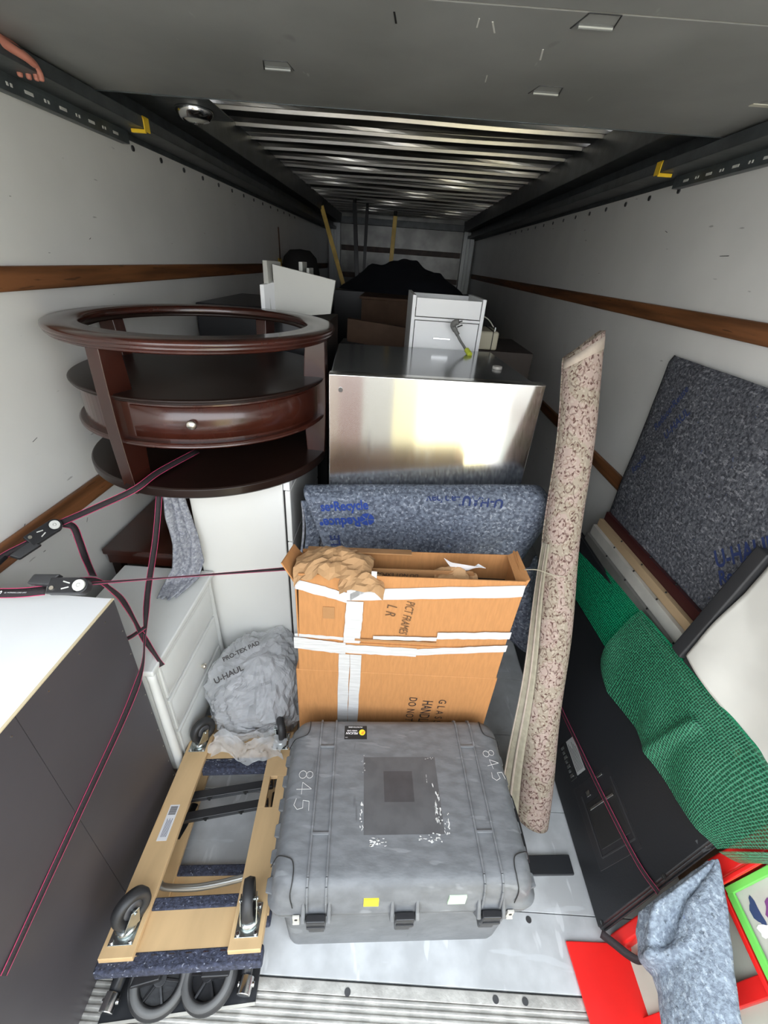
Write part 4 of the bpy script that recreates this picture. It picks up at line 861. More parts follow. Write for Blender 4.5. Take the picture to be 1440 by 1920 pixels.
# ---- furniture dollies, hand truck, clear bag
def dolly(o, lab, tilt, yaw, casters=True):
    """upside-down four wheel dolly: local x across (.42), y along (.74), z up"""
    d = empty('furniture_dolly', o, lab, 'dolly', 'furniture dollies stacked on the floor')
    K = Matrix.Translation(o) @ Matrix.Rotation(yaw, 4, 'Z') @ Matrix.Rotation(tilt, 4, 'X')
    L_ = .735; hx = .210
    for s_ in (-1, 1):
        x0, x1 = (-hx, -hx+.088) if s_ < 0 else (hx-.088, hx)
        if s_ > 0:
            # right rail has a slotted hand hole
            xm0, xm1 = x0+.026, x0+.052
            m = MB().box((x0, .01, 0), (x1, .40, .018), K).box((x0, .52, 0), (x1, L_-.01, .018), K).box((x0, .40, 0), (xm0, .52, .018), K).box((xm1, .40, 0), (x1, .52, .018), K)
            r_ = m.build('side_rail', M['ply'], d, bevel=.0015)
        else:
            r_ = MB().box((x0, .01, 0), (x1, L_-.01, .018), K).build('side_rail', M['ply'], d, bevel=.0015)
            if casters:
                MB().box((x0+.028, .30, .018), (x0+.060, .42, .0186), K).build('label', M['paper'], r_)
                bm_ = MB()
                for q in range(9): bm_.box((x0+.032, .385+q*.0034, .0186), (x0+.056, .3868+q*.0034, .0190), K)
                bm_.build('barcode', M['ink'], r_)
                tm = MB()
                for q in range(5): tm.box((x0+.036+q*.004, .312, .0186), (x0+.0375+q*.004, .372-.006*(q%2), .0190), K)
                tm.build('label_print', M['navy'], r_)
    for ya, yb in ((.0, .145), (L_-.145, L_)):
        near = ya == 0
        MB().box((-hx, ya+.012, -.020), (hx, yb-.004, -.001), K).build('cross_board', M['ply'], d, bevel=.0015)
        # carpet strips wrap the board's edges
        MB().box((-hx-.006, ya-.010, -.030), (hx+.006, ya+.030, .001), K).build('carpet_strip', M['carpet'], d, bevel=.006, seg=3)
        e = yb if near else ya
        MB().box((-hx+.086, e-.026, -.028), (hx-.086, e+.006, .005), K).build('carpet_strip', M['carpet'], d, bevel=.005, seg=3)
        st_ = MB()
        for q in range(8): st_.box((-.17+q*.045, ya+.018, .0008), (-.155+q*.045, ya+.0205, .0026), K)
        st_.build('staple', M['chrome'], d)
    if casters:
        for cx, cy, sw in ((-.166,.075,-38),(.166,.075,6),(-.166,L_-.06,-40),(.166,L_-.06,20)):
            KK = K @ Matrix.Translation((cx, cy, .018)); SW = KK @ Matrix.Rotation(R(sw), 4, 'Z')
            pl = MB().box((-.032,-.040,0), (.032,.040,.003), KK).build('caster', M['zinc'], d, bevel=.001)
            MB().lathe([(.0001,.004),(.026,.004),(.028,.010),(.020,.016),(.0001,.016)], 28, KK).build('swivel_race', M['zinc'], pl, smooth=True)
            for bx_ in (-.024,.024):
                for by_ in (-.032,.032): MB().disc(.006, .003, .008, 10, KK @ Matrix.Translation((bx_, by_, 0))).build('bolt', M['chrome'], pl, bevel=.001)
            yk = MB()
            for s_ in (-1, 1):
                yk.hexa([SW @ Vector(p) for p in ((s_*.020,-.020,.014),(s_*.023,-.020,.014),(s_*.023,.026,.014),(s_*.020,.026,.014))], [SW @ Vector(p) for p in ((s_*.020,.010,.066),(s_*.023,.010,.066),(s_*.023,.032,.066),(s_*.020,.032,.066))])
            yk.tube([SW @ Vector((-.026,.020,.055)), SW @ Vector((.026,.020,.055))], .005).build('fork', M['zinc'], pl, bevel=.001)
            WM = SW @ frame((0,.020,.055), (0,1,0), (0,0,1))
            MB().lathe([(.026,-.010),(.040,-.015),(.048,-.014),(.052,0),(.048,.014),(.040,.015),(.026,.010)], 36, WM, closed=True).build('tyre', M['rubber'], pl, smooth=True)
            MB().lathe([(.006,-.012),(.016,-.009),(.025,-.009),(.025,.009),(.016,.009),(.006,.012)], 28, WM, closed=True).build('wheel_hub', mat('hub_grey', (.07,.07,.075), .4), pl, smooth=True)
    return d
dolly((-.452, .335, .262), 'plywood furniture dolly lying wheels up with blue-grey carpet ends, topmost of the stack', R(-11.3), R(5.5))
dolly((-.480, .470, .060), 'second plywood furniture dolly with carpeted ends, lying beneath the wheels-up dolly', R(-3.5), R(4), casters=False)
# folding hand truck underneath
ht = empty('hand_truck', (-.48, .36, 0), 'black folding hand truck with big grey-rimmed wheels, at the bottom under the dollies', 'hand truck')
MB().hexa([(-.695,.258,.002),(-.268,.318,.002),(-.275,.43,.002),(-.705,.37,.002)], [(-.695,.258,.010),(-.268,.318,.010),(-.275,.43,.010),(-.705,.37,.010)]).build('toe_plate', M['blackmetal'], ht, bevel=.002)
MB().bar((-.69,.256,.010), (-.268,.3155,.010), .006, .006).build('plate_edge', M['ash'], ht)
for wx, wy, tl in ((-.553,.345,14), (-.412,.360,-12)):
    WM = Matrix.Translation((wx, wy, .045)) @ Matrix.Rotation(R(tl), 4, 'Y') @ Matrix.Rotation(R(6), 4, 'X')
    w_ = MB().lathe([(.056,-.016),(.074,-.018),(.082,-.010),(.084,0),(.082,.010),(.074,.018),(.056,.016),(.052,0)], 48, WM, closed=True).build('wheel', M['rubber'], ht, smooth=True)
    MB().lathe([(.058,-.005),(.058,-.012),(.074,-.0185),(.077,.0185),(.062,.0190),(.058,.0165),(.057,.006)], 48, WM, closed=True).build('rim', mat('grey_tread', (.11,.11,.11), .55), w_, smooth=True)
    hb = MB().disc(.018, -.012, .016, 24, WM)
    for k in range(6): hb.bar(WM @ Vector((.014*math.cos(k*PI/3), .014*math.sin(k*PI/3), .002)), WM @ Vector((.056*math.cos(k*PI/3), .056*math.sin(k*PI/3), .002)), .007, .010)
    hb.disc(.055, -.010, -.006, 32, WM); hb.build('hub', M['black'], w_, bevel=.001)
    MB().disc(.010, .036, .041, 20, WM @ Matrix.Translation((-.01,.02,0))).build('axle_cap', M['nickel'], w_)
MB().hexa([(-.62,.315,.055),(-.545,.335,.060),(-.54,.40,.060),(-.61,.395,.055)], [(-.62,.315,.085),(-.545,.335,.085),(-.54,.40,.085),(-.61,.395,.085)]).build('wheel_bracket', M['black'], ht, bevel=.004)
MB().hexa([(-.43,.345,.055),(-.35,.352,.055),(-.345,.42,.055),(-.43,.41,.060)], [(-.43,.345,.082),(-.35,.352,.082),(-.345,.42,.082),(-.43,.41,.085)]).build('wheel_bracket', M['black'], ht, bevel=.004)
for x0, y0, x1, y1 in ((-.672,.285,-.64,.80), (-.302,.335,-.34,.86)):
    MB().tube([(x0,y0,.045),(x1,y1,.05)], .016, 14).build('side_tube', M['blackmetal'], ht, smooth=True)
    MB().tube([(x0,y0-.012,.045),(x0+.002,y0+.028,.045)], .020, 18).tube([(x0-.022,y0+.01,.045),(x0+.026,y0+.012,.045)], .007).build('tube_clamp', M['chrome'], ht, bevel=.002)
for (a, b) in (((-.672,.795,.105),(-.352,.868,.105)), ((-.655,.728,.105),(-.352,.800,.105))):
    cbr = MB().bar(a, b, .030, .022).build('crossbar', M['black'], ht, bevel=.003)
    for t_ in (.3, .7):
        p = lerp(a, b, t_); MB().bar((p[0],p[1]-.022,p[2]+.004), (p[0]+.004,p[1]+.012,p[2]+.004), .008, .012).bar((p[0]-.008,p[1]-.018,p[2]+.006), (p[0]+.010,p[1]-.014,p[2]+.006), .005, .008).build('catch', M['gap'], cbr)
    for dy in (-.006, .008): MB().disc(.0035, .011, .0135, 10, Matrix.Translation((b[0]-.008, b[1]+dy, b[2]))).build('rivet', M['chrome'], cbr)
MB().tube(smoothpath([(-.652,.72,.10),(-.662,.64,.105),(-.655,.575,.11),(-.640,.545,.11),(-.610,.533,.11),(-.50,.540,.11),(-.36,.575,.11),(-.335,.60,.105),(-.34,.72,.10)], 6), .0105, 14).build('handle_loop', mat('dull_aluminium', (.50,.49,.46), .35, metal=.85), ht, smooth=True)
for z_ in (.60, .65): MB().disc(.008, 0, .006, 12, Matrix.Translation((-.661, z_, .115))).build('tube_button', M['chrome'], ht)
# clear bag of packing pads
cbg = empty('plastic_bag', (-.49, 1.20, 0), 'clear crinkled plastic bag stuffed with grey padding, behind the wheels-up dolly', 'bag')
def bagf(grow, seed, amp, cx=-.497, cy=1.225, zc=.195):
    def f(u, v):
        a = u*2*PI; ph = (v-.5)*PI; c_ = math.cos(ph); cc = math.cos(a); ss_ = math.sin(a)
        sq = lambda q, e: math.copysign(abs(q)**e, q)
        x = (.188+grow)*sq(cc, .75)*c_**.6; y = (.195+grow)*sq(ss_, .75)*c_**.6; z = (.155+grow)*math.sin(ph)
        d = amp*(abs(nz((x,y,z), 9, seed))*1.6 - .4*abs(nz((x*1.8,y,z), 26, seed)) + .35*nz((x,y,z), 45, seed))
        k = 1 + d*6
        return (cx + x*k + .10*z*0, cy + y*k + .15*max(0, z), max(.02 - grow*.3, zc + z*k + .28*y*(z > 0)))
    return f
sheet(bagf(-.012, 3.3, .010), 60, 34).build('grey_padding', mat('grey_padding', (.34,.34,.36), .22, var=.55, vscale=10, bump=1.0, bscale=16), cbg, smooth=True)
sheet(bagf(.008, 9.1, .030), 100, 54).build('clear_film', M['bag'], cbg, smooth=False)
sheet(lambda u, v: (-.62+.29*u+.01*math.sin(v*8), .99+.02*math.sin(u*9)-.07*v+.015*nz((u,v,0), 6), .20-.035*v+.014*abs(nz((u,v,2), 11))+.01*math.sin(u*12)), 44, 12).build('loose_film', M['bag'], cbg, smooth=True)
text('printing', 'U-HAUL', .034, frame((-.600,1.165,.352), (.80,.45,.22), (-.35,.55,.75)), M['ink'], cbg, bold=.0006)
text('printing', 'PRO-TEX PAD', .026, frame((-.575,1.265,.385), (.80,.55,.12), (-.40,.65,.6)), M['ink'], cbg, bold=.0005)

# ---- rolled rug leaning on the refrigerator corner
rg = empty('rolled_rug', (.70, .90, 0), 'beige and rose floral rug, rolled up and leaning beside the stainless refrigerator', 'rug')
A0 = Vector((.684, .845, .0)); A1 = Vector((.640, 1.520, 1.695)); ax = (A1-A0).normalized()
sx_ = Vector((1, 0, 0)) - ax*ax.x; sx_.normalize(); sy_ = ax.cross(sx_).normalized()     # sy_ points back (+y)
def rugp(ro0, ro1, turns, lift=0.0):
    def f(u, v):
        base = A0.lerp(A1, v); rmax = ro0 + (ro1-ro0)*min(1, v*1.25); a = R(200) + u*turns*2*PI
        r = rmax*(1 - .085*u*turns) ; end = 0
        # slanting cut ends
        p = base + (sx_*math.cos(a)*r + sy_*-math.sin(a)*r)
        if v > .90: p += ax*(.045*math.cos(a)+.01)*((v-.90)/.1)
        if v < .1: p += ax*(-.02*math.cos(a)+.02)*(1-v/.1)
        p += sx_*.004*math.sin(v*17) + sy_*.004*math.sin(v*13)
        return p
    return f
ru = sheet(rugp(.070, .060, 3.2), 150, 70); ru.uv = [(a*3.2, b*1.9/.36*.36) for a, b in ru.uv]
ru.build('pile', M['rug'], rg, smooth=True, solid=.006)
bk = sheet(lambda u, v: Vector(rugp(.0685, .0585, 3.2)(u*.999, .004+v*.992)) , 90, 4)
# outer selvedge and a loose flap at the lower left
def flap(u, v):
    w_ = .012 + .050*(1-v)**1.2; b = A0.lerp(A1, .03+v*.60); r = .070 - .010*min(1, (.03+v*.60)*1.25)
    return b - sx_*(r*.92 + w_*u) - sy_*(.035 - .035*u) + sy_*(.012*math.sin(v*9))
fl = sheet(flap, 6, 60); fl.build('loose_flap', M['rugback'], rg, smooth=True, solid=.006)
sheet(lambda u, v: Vector(flap(.97+.1*u, v)) + sy_*-.004, 2, 60).build('fringe_edge', M['rugborder'], rg, smooth=True, solid=.005)
sheet(lambda u, v: Vector(flap(.45+.15*u, v)) + sy_*-.006, 2, 60).build('border_line', M['rugborder'], rg, smooth=True, solid=.003)
sheet(lambda u, v: Vector(rugp(.0725, .0625, 1)(.02+u*.96, .975+.018*v)), 60, 2).build('top_border', M['rugborder'], rg, smooth=True, solid=.004)

# ================================================================ right side
# television leaning against the stack of frames, back towards the aisle
tv = empty('television', (.9, 1.2, 0), 'large flat television, black plastic back, standing on its edge against the picture frames', 'television')
TA = math.atan2(.27, .72)
def TVM(): 
    z = Vector((.27, 0, .72)).normalized(); y = Vector((0,1,0)); x = y.cross(z).normalized()    # x outwards = away from the aisle (+x)
    return Matrix(((y.x, z.x, -x.x, .83), (y.y, z.y, -x.y, .53), (y.z, z.z, -x.z, 0), (0,0,0,1)))
TM = TVM()   # local x along the aisle, local y up the panel, local z out towards the aisle
def sl(mb): mb.v = [tuple(TM @ Vector(p)) for p in mb.v]; return mb
def skew(mb, k=.13): mb.v = [(x + k*y*max(0, 1-x/1.0)*.9, y, z) for x, y, z in mb.v]; return mb
o = skew(MB().box((0, 0, -.022), (1.45, .735, -.010))); sl(o).build('screen_body', M['tvblack'], tv, bevel=.006, seg=3)
o = skew(MB().box((-.004, -.003, -.026), (1.454, .74, -.021))); sl(o).build('bezel', M['black'], tv, bevel=.002)
o = skew(MB().box((.004, .006, -.012), (1.446, .73, .0))); sl(o).build('back_cover', M['tvblack'], tv, bevel=.005, seg=3)
o = MB().box((.13,.10,-.001), (.40,.31,.0015)); sl(o).build('recess', M['black'], tv, bevel=.002)
o = MB()
for a, b in (((.16,.13),(.36,.13)),((.16,.13),(.16,.30)),((.16,.30),(.36,.30))): o.bar((a[0],a[1],.001),(b[0],b[1],.001),.006,.006)
sl(o).build('mount_frame', M['rubber'], tv, bevel=.001)
o = MB().box((.18,.14,-.002), (.33,.29,.003)); sl(o).build('handle_pocket', M['gap'], tv, bevel=.003)
o = MB().box((.300,.155,.003), (.309,.285,.008)); sl(o).build('silver_bar', M['zinc'], tv, bevel=.001)
o = MB().box((.345,.160,.002), (.365,.180,.006)).box((.38,.24,.002),(.388,.27,.006)); sl(o).build('metal_clip', M['zinc'], tv, bevel=.001)
o = MB().box((.435,.145,0), (.575,.195,.0012)); lbx = sl(o).build('rating_label', mat('label_grey', (.33,.33,.32), .4), tv)
o = MB()
for k in range(6): o.box((.445+.0*k,.152+.007*k,.0012),(.56-.012*(k%3),.1535+.007*k,.0018))
sl(o).build('label_print', M['ink'], lbx)
o = MB().box((.43,.100,-.002), (.58,.138,.002)); pr = sl(o).build('port_bay', M['gap'], tv, bevel=.002)
o = MB()
for k in range(7): o.box((.44+k*.019,.108,.001),(.452+k*.019,.128-(k%2)*.006,.005))
sl(o).build('port', M['zinc'], pr, bevel=.001)
for x, y in ((.012,.03),(.045,.345),(.31,.515),(.70,.60),(.70,.05)):
    o = MB().disc(.008, -.001, .002, 16, Matrix.Translation((x, y, 0))); s_ = sl(o).build('screw', M['gap'], tv)
    o = MB().box((x-.005,y-.001,.002),(x+.005,y+.001,.0028)); sl(o).build('screw_slot', M['zinc'], s_)
ts = empty('tie_strap', (.92, .9, .2), 'thin black and pink strap lying diagonally across the black television back', 'strap')
ribbon('webbing', [(.883,1.36,.175),(.893,1.21,.178),(.902,.94,.214),(.912,.745,.240),(.921,.62,.262),(.932,.545,.289)], .015, (-.94,0,.35), ts)

# frames and boards standing between the television and the wall
def lean(name, x0, zt_, th, y0, y1, mt, lab, cat, fr=None):
    e = empty(name, (x0, (y0+y1)/2, 0), lab, cat, 'picture frames standing in a row at the right wall')
    K = [(x0, 0), (x0+th, 0), (x0+th, zt_), (x0, zt_)]
    o = MB(); vs = [(K[0][0],y0,K[0][1]),(K[1][0],y0,K[1][1]),(K[1][0],y1,K[1][1]),(K[0][0],y1,K[0][1]),(K[3][0],y0,K[3][1]),(K[2][0],y0,K[2][1]),(K[2][0],y1,K[2][1]-.045),(K[3][0],y1,K[3][1]-.045)]
    o.add(vs, [(0,3,2,1),(4,5,6,7),(0,1,5,4),(1,2,6,5),(2,3,7,6),(3,0,4,7)])
    p = o.build('frame_side', M[mt], e, bevel=.002)
    return e, p
F_ = (('framed_picture', 1.105, .765, .018, .78, 1.93, 'greyframe', 'dark grey picture frame edge, nearest the television in the row of frames', 'picture'),
      ('framed_picture', 1.124, .818, .020, .78, 1.93, 'ash', 'off-white picture frame edge between the dark grey frame and the pine stretcher', 'picture'),
      ('canvas_stretcher', 1.145, .856, .023, .78, 1.93, 'tan', 'pale pine canvas stretcher edge between the white frame and maroon frame', 'picture'),
      ('framed_picture', 1.169, .900, .018, .78, 1.93, 'maroon', 'dark maroon picture frame edge right under the charcoal wrapped panel', 'picture'))
for a in F_:
    e, p = lean(*a)
    for k in range(4): MB().disc(.0035, 0, .006, 10, Matrix.Translation((a[1]+a[3]*.4, a[4]+.35+k*.19, a[2]-.045*(.35+k*.19)/1.15))).build('staple_pin', M['gap'], e)
# charcoal blanket wrapped panel against the wall
wp = empty('wrapped_picture', (1.19, 1.3, 0), 'tall flat picture wrapped in charcoal moving blanket, standing against the right wall', 'picture')
MB().box((1.198, .45, .0), (1.208, 1.93, 1.59)).build('panel_core', M['brown'], wp, bevel=.003)
def wrap(u, v):
    # around the front, over the top and round the far end
    y = .42 + 1.54*u; z = .80 + .86*v; x = 1.192
    if v > .93: t = (v-.93)/.07; x = 1.192+.015*math.sin(t*PI/2); z = 1.600+.030*math.sin(t*PI/2)
    if u > .965: t = (u-.965)/.035; x += .014*t*t
    return (x - .006*nz((y,z,0), 5) - .003*math.sin(y*6+z*4), y - .012*(1-v)*0, z - .010*math.sin(u*9)*v*0)
wq = sheet(wrap, 90, 60).build('charcoal_blanket', M['blanketdark'], wp, smooth=True, solid=.008)
def onw(x, y, dx=1.1870): return (dx - .006*nz((x,y,0), 5) - .003*math.sin(x*6+y*4), x, y)
def P3(y, z, a): return Matrix.Translation((y, z, 0)) @ Matrix(((-1,0,0,0),(0,1,0,0),(0,0,1,0),(0,0,0,1))) @ Matrix.Rotation(a, 4, 'Z')
def P3t(nm, s, size, y, z, a, mt='navyink', bold=.001, dx=1.1405, sx=.8): dx = 1.1868; return text(nm, s, size, P3(y, z, a), M[mt], wq, fn=lambda p, q: onw(p, q, dx), bold=bold, sx=sx)
P3t('print', 'U-HAUL', .085, 1.155, 1.155, R(48), bold=.002)
P3t('print', 'Reuse\u2022Recycle', .070, 1.075, 1.145, R(48), bold=.0018)
P3t('print', 'Reduce\u2022Reuse', .060, 1.03, 1.10, R(48), bold=.0015)
P3t('print', 'Certified', .050, 1.02, 1.04, R(48), bold=.001)
P3t('print', 'U-HAUL', .055, 1.72, 1.40, R(62), bold=.001)
P3t('print', 'Reduce\u2022Reuse', .050, 1.80, 1.44, R(64), bold=.001)
P3t('print', 'Recycle', .045, 1.86, 1.16, R(66), bold=.001)

# white cloth-covered canvas in a thick black frame, close to the camera on the right
cv = empty('framed_canvas', (1.12, .8, .5), 'cream cloth-covered canvas in a thick black frame, above the green bubble wrap', 'picture')
Q = [(1.02,.955,.80),(1.20,.955,.80)]
def cn(u, v):
    a = Vector((1.085,1.025,.800)); b = Vector((1.165,1.035,1.215)); c = Vector((1.180,.42,1.26)); d = Vector((1.105,.62,.765)); 
    return a.lerp(b, v).lerp(d.lerp(c, v), u)
def cloth(u, v):
    p = cn(u, v); s_ = 1 if 0 < u < 1 and 0 < v < 1 else 0
    return (p.x - .016 - .012*s_*abs(nz(p, 5, 2.2)) - .008*s_*math.sin(u*7+v*5), p.y, p.z + .01*nz(p, 9))
sheet(lambda u, v: cloth(.02+u*.98, .03+v*.97), 44, 44).build('cream_cloth', M['canvas'], cv, smooth=True, solid=.006)
m = MB(); e0, e1 = cn(0, -.02), cn(0, 1.04); m.bar(e0 + Vector((-.012,.022,0)), e1 + Vector((-.012,.022,0)), .050, .040, (1,0,0))
e2 = cn(1, -.02); m.bar(e0 + Vector((.006,0,.0)), e2 + Vector((.006,0,0)), .035, .035, (1,0,0))
m.build('black_frame', M['rubber'], cv, bevel=.006)
MB().hexa([tuple(cn(u, v) + Vector((.015,0,0))) for u, v in ((0,0),(1,0),(1,1),(0,1))], [tuple(cn(u, v) + Vector((.03,0,0))) for u, v in ((0,0),(1,0),(1,1),(0,1))]).build('backing', M['brown'], cv)

# green bubble wrap: one strip along the television's top edge, one doubled sheet hanging over its back
bw = empty('bubble_wrap', (1.08, 1.0, .5), 'green bubble wrap sheet folded over the television top, hanging down its black back', 'bubble wrap')
TOP = [(1.078,1.290,.755),(1.082,1.10,.772),(1.088,.90,.785),(1.093,.72,.800),(1.105,.45,.825)]
BOT = [(.985,1.245,.490),(.972,1.125,.455),(.988,.945,.497),(.990,.830,.492),(.993,.715,.500),(1.000,.625,.525),(1.008,.560,.548)]
BK = [(1.100,1.30,.70),(1.102,1.10,.73),(1.102,.90,.74),(1.102,.72,.76),(1.11,.46,.78)]
NEAR = .0
def smp(P, t): return Vector(path(P, t))
def wrapf(u, v):
    a = smp(TOP, u); b = smp(BOT, u)
    p = b.lerp(a, v); n_ = Vector((-.936, 0, .351))
    bulge = .028*math.sin(PI*min(1, v*1.02))**.8
    wob = .010*nz((u*5, v*2.5, 0), 1, 1.0) + .007*math.sin(u*17+v*5)*(1-v) + .016*math.exp(-((u-.52-.15*(v-.4))/.03)**2)*(v < .75)
    return p + n_*(bulge+wob+.012) + Vector((0, .012*math.sin(u*21)*(1-v)*.3, 0))
g1 = sheet(wrapf, 80, 46); g1.uv = [(a*.95, b*.42) for a, b in g1.uv]; g1.build('hanging_sheet', M['bubble'], bw, smooth=True)
def over(u, v):
    a = Vector(wrapf(u, 1)); c = smp(BK, u) ; t = v
    mid = a.lerp(c, .5) + Vector((0, 0, .04)); q = a*(1-t)**2 + mid*2*t*(1-t) + c*t*t
    return q + Vector((0, 0, .004*nz(q, 14)))
g2 = sheet(over, 80, 16); g2.uv = [(a*.95, b*.16) for a, b in g2.uv]; g2.build('top_fold', M['bubble2'], bw, smooth=True)
nr = sheet(lambda u, v: Vector(wrapf(1, v)) + Vector((.0,-.006-.02*math.sin(PI*u),.0)) + Vector((.11,0,-.02))*u, 10, 30); nr.uv = [(a*.12, b*.42) for a, b in nr.uv]
nr.build('near_fold', M['bubble'], bw, smooth=True)
b2 = empty('bubble_wrap', (1.08, 1.6, .6), 'flat strip of green bubble wrap along the television top, behind the hanging sheet', 'bubble wrap')
def strip2(u, v):
    t = u; yv = 1.98 - .68*t; a = Vector((1.050, yv, .605+.055*t)); b = Vector((1.108, yv+.02, .650+.070*t))
    return a.lerp(b, v) + Vector((0, 0, .006*math.sin(v*PI)))
g3 = sheet(strip2, 40, 10); g3.uv = [(a*.7, b*.10) for a, b in g3.uv]; g3.build('top_strip', M['bubble2'], b2, smooth=True)
def strip3(u, v):
    a = Vector(strip2(u, 0)); return a + Vector((-.375*.0-.048*v*1.0, 0, -.128*v)) + Vector((-.936,0,.351))*.010*math.sin(PI*v)
g4 = sheet(strip3, 40, 10); g4.uv = [(a*.7, b*.16) for a, b in g4.uv]; g4.build('face_strip', M['bubble2'], b2, smooth=True)

# red-framed game table on its side
gt = empty('game_table', (.98, .42, 0), 'red-framed game table with green-edged picture panel, propped on its side at lower right', 'game table')
def RTp(y, z, off=0): return (.88 + .4*z - off*.928, y, z + off*.371)
NV = (-.928, 0, .371)
MB().bar(RTp(.500,.0,-.005), RTp(.555,.43,-.005), .040, .045, NV).bar(RTp(.555,.43,-.005), RTp(.585,.86,-.005), .050, .060, NV).build('end_beam', M['red'], gt, bevel=.008, seg=3)
MB().bar(RTp(.520,.43,.030), RTp(.548,.86,.030), .012, .010, NV).build('beam_lip', M['red'], gt, bevel=.003)
MB().bar(RTp(.318,.0,-.010), RTp(.355,.86,-.010), .040, .020, NV).build('cross_band', M['red'], gt, bevel=.003)
o = MB().hexa([RTp(.0,.0,-.03), RTp(.49,.0,-.03), RTp(.49,.0,-.018), RTp(.0,.0,-.018)], [RTp(.0,.86,-.03), RTp(.56,.86,-.03), RTp(.56,.86,-.018), RTp(.0,.86,-.018)])
o.build('cabinet_side', M['sage'], gt, bevel=.002)
MB().bar(RTp(.515,.425,.0), RTp(.10,.400,.0), .012, .03, NV).build('red_edge', M['red'], gt, bevel=.002)
MB().bar(RTp(.502,.442,.006), RTp(.10,.417,.006), .020, .010, NV).bar(RTp(.508,.435,.006), RTp(.530,.86,.006), .018, .010, NV).build('green_border', M['green'], gt, bevel=.002)
MB().hexa([RTp(.10,.425,-.012), RTp(.505,.445,-.012), RTp(.505,.445,-.004), RTp(.10,.425,-.004)], [RTp(.10,.86,-.012), RTp(.53,.86,-.012), RTp(.53,.86,-.004), RTp(.10,.86,-.004)]).build('picture_panel', M['ash'], gt)
art = (((.455,.475),.030,.012,'navy'),((.45,.52),.018,.024,'purple'),((.420,.475),.012,.022,'paper'),((.395,.50),.030,.014,'maroon'),((.37,.475),.028,.014,'teal'),((.345,.49),.018,.012,'tan'),((.44,.555),.020,.016,'paper'),((.41,.545),.018,.014,'purple'),((.375,.53),.014,.020,'orange'),((.33,.53),.016,.02,'teal'),((.47,.60),.012,.02,'greyframe'),((.30,.47),.03,.016,'tan'),((.26,.50),.024,.02,'purple'),((.20,.47),.04,.014,'teal'),((.42,.63),.03,.02,'navy'),((.36,.60),.028,.02,'paper'),((.29,.56),.03,.02,'maroon'),((.22,.55),.03,.022,'navy'),((.15,.52),.022,.03,'tan'),((.43,.70),.03,.02,'teal'),((.34,.68),.03,.02,'orange'),((.25,.65),.03,.02,'purple'),((.17,.62),.03,.02,'teal'),((.40,.78),.04,.02,'tan'),((.28,.76),.04,.02,'navy'),((.16,.74),.03,.02,'maroon'))
for i, ((y, z), a, b, mt) in enumerate(art):
    o = MB(); vs = []
    for k in range(14):
        t = 2*PI*k/14; r_ = 1+.28*math.sin(3*t+i*1.7); vs.append(Vector(RTp(y + a*r_*math.cos(t), z + b*r_*math.sin(t), -.0032 + .0002*i)))
    o.add(vs, [tuple(range(14))]).build('picture_shape', M[mt], gt)
MB().bar(RTp(.555,.30,.02), RTp(.12,.17,.02), .010, .012, NV).build('dark_green_edge', M['darkgreen'], gt, bevel=.002)
# red foot plate lying on the floor
MB().hexa([(.708,.496,.003),(.955,.500,.003),(.975,.02,.003),(.745,.02,.003)], [(.708,.496,.012),(.955,.500,.012),(.975,.02,.012),(.745,.02,.012)]).build('foot_plate', M['red'], gt, bevel=.003, seg=3)
MB().bar((.90,.485,.018), (.96,.515,.05), .030, .016).build('foot_bracket', M['red'], gt, bevel=.005)
ls = empty('loop_strap', (.9, .46, .02), 'short black strap loop curling round the foot of the red game table', 'strap')
ribbon('webbing', [(.820,.510,.045),(.850,.487,.050),(.882,.462,.055),(.910,.448,.062),(.935,.455,.075),(.948,.485,.095)], .028, (.1,-.75,.6), ls, edge=False)
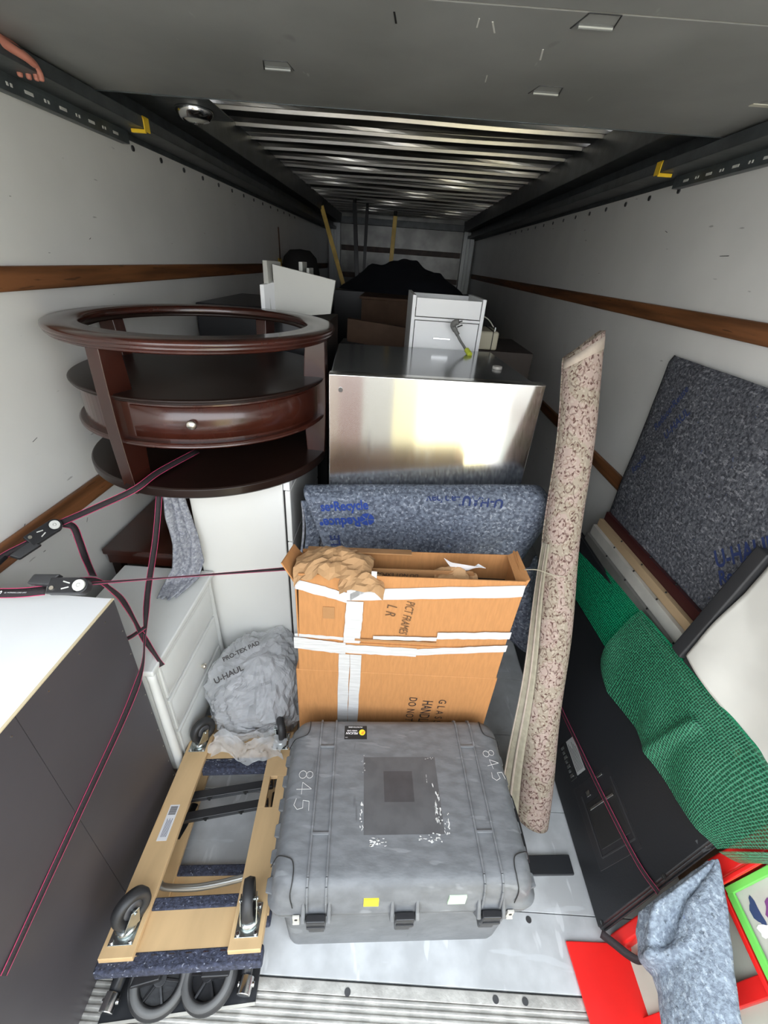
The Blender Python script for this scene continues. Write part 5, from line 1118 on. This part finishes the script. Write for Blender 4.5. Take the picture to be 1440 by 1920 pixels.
# marker bundle
mk = empty('label_strip', (1.04, .60, .50), 'small dark strip with white lettering, tucked between bubble wrap and red beam', 'label')
MB().bar((1.010,.600,.470), (1.075,.615,.520), .030, .004, (-.7,-.4,.6)).build('strip', M['gap'], mk)
text('lettering', 'WARNING', .012, frame((1.040,.601,.500), (.75,.15,.6), (-.5,.6,.5)), M['paper'], mk)
# pale blanket bunched over the game table
pbk = empty('moving_blanket', (.95, .4, .2), 'pale blue-grey moving blanket bunched over the foot of the red game table', 'blanket')
BLp = [(1.000,.556,.492),(.965,.542,.412),(.918,.525,.305),(.882,.508,.235),(.868,.470,.195),(.866,.430,.175),(.872,.400,.178),(.876,.385,.190),(.874,.350,.187),(.866,.318,.180),(.855,.25,.15)]
BRp = [(1.015,.553,.515),(1.012,.530,.505),(1.006,.505,.495),(1.000,.480,.482),(.995,.458,.474),(.988,.43,.460),(.982,.405,.445),(.975,.38,.433),(.970,.355,.42),(.962,.32,.40),(.948,.25,.37)]
def bun(u, v):
    p = Vector(path(BLp, v)).lerp(Vector(path(BRp, v)), u); n_ = Vector(NV); w_ = min(1, v*3.5)
    b = .050*math.sin(PI*u)**.6*w_
    r1 = .034*math.exp(-((u-(.62-.55*v))/.10)**2)*(v < .62)*min(1, (.62-v)*6)*w_ ; r1b = -.030*math.exp(-((u-(.78-.62*v))/.06)**2)*max(0, min(1, (.60-v)*6))*w_
    r2 = .030*math.exp(-((v-.56+.12*(u-.4)**2)/.05)**2)*math.exp(-((u-.30)/.30)**2)
    r3 = .012*math.sin(u*15+v*4)*w_*max(0, .6-v)
    return p + n_*(b+r1+r1b+r2+r3+.004*nz(p, 30)) + Vector((0,-.010*math.sin(PI*u)*w_,0))
sheet(bun, 70, 110).build('folded_cloth', M['blanketlight'], pbk, smooth=True, solid=.007)
BRm = [BLp[-1], BRp[-1]]
# grey plank edge on the floor right of the case
one(MB().hexa([(.50,.655,.003),(.80,.675,.003),(.80,.735,.003),(.50,.715,.003)], [(.50,.655,.016),(.80,.675,.016),(.80,.735,.016),(.50,.715,.016)]), 'flat_bar', M['blackmetal'], 'flat black bar on the metal floor between the charcoal case and television', 'bar', bevel=.002)
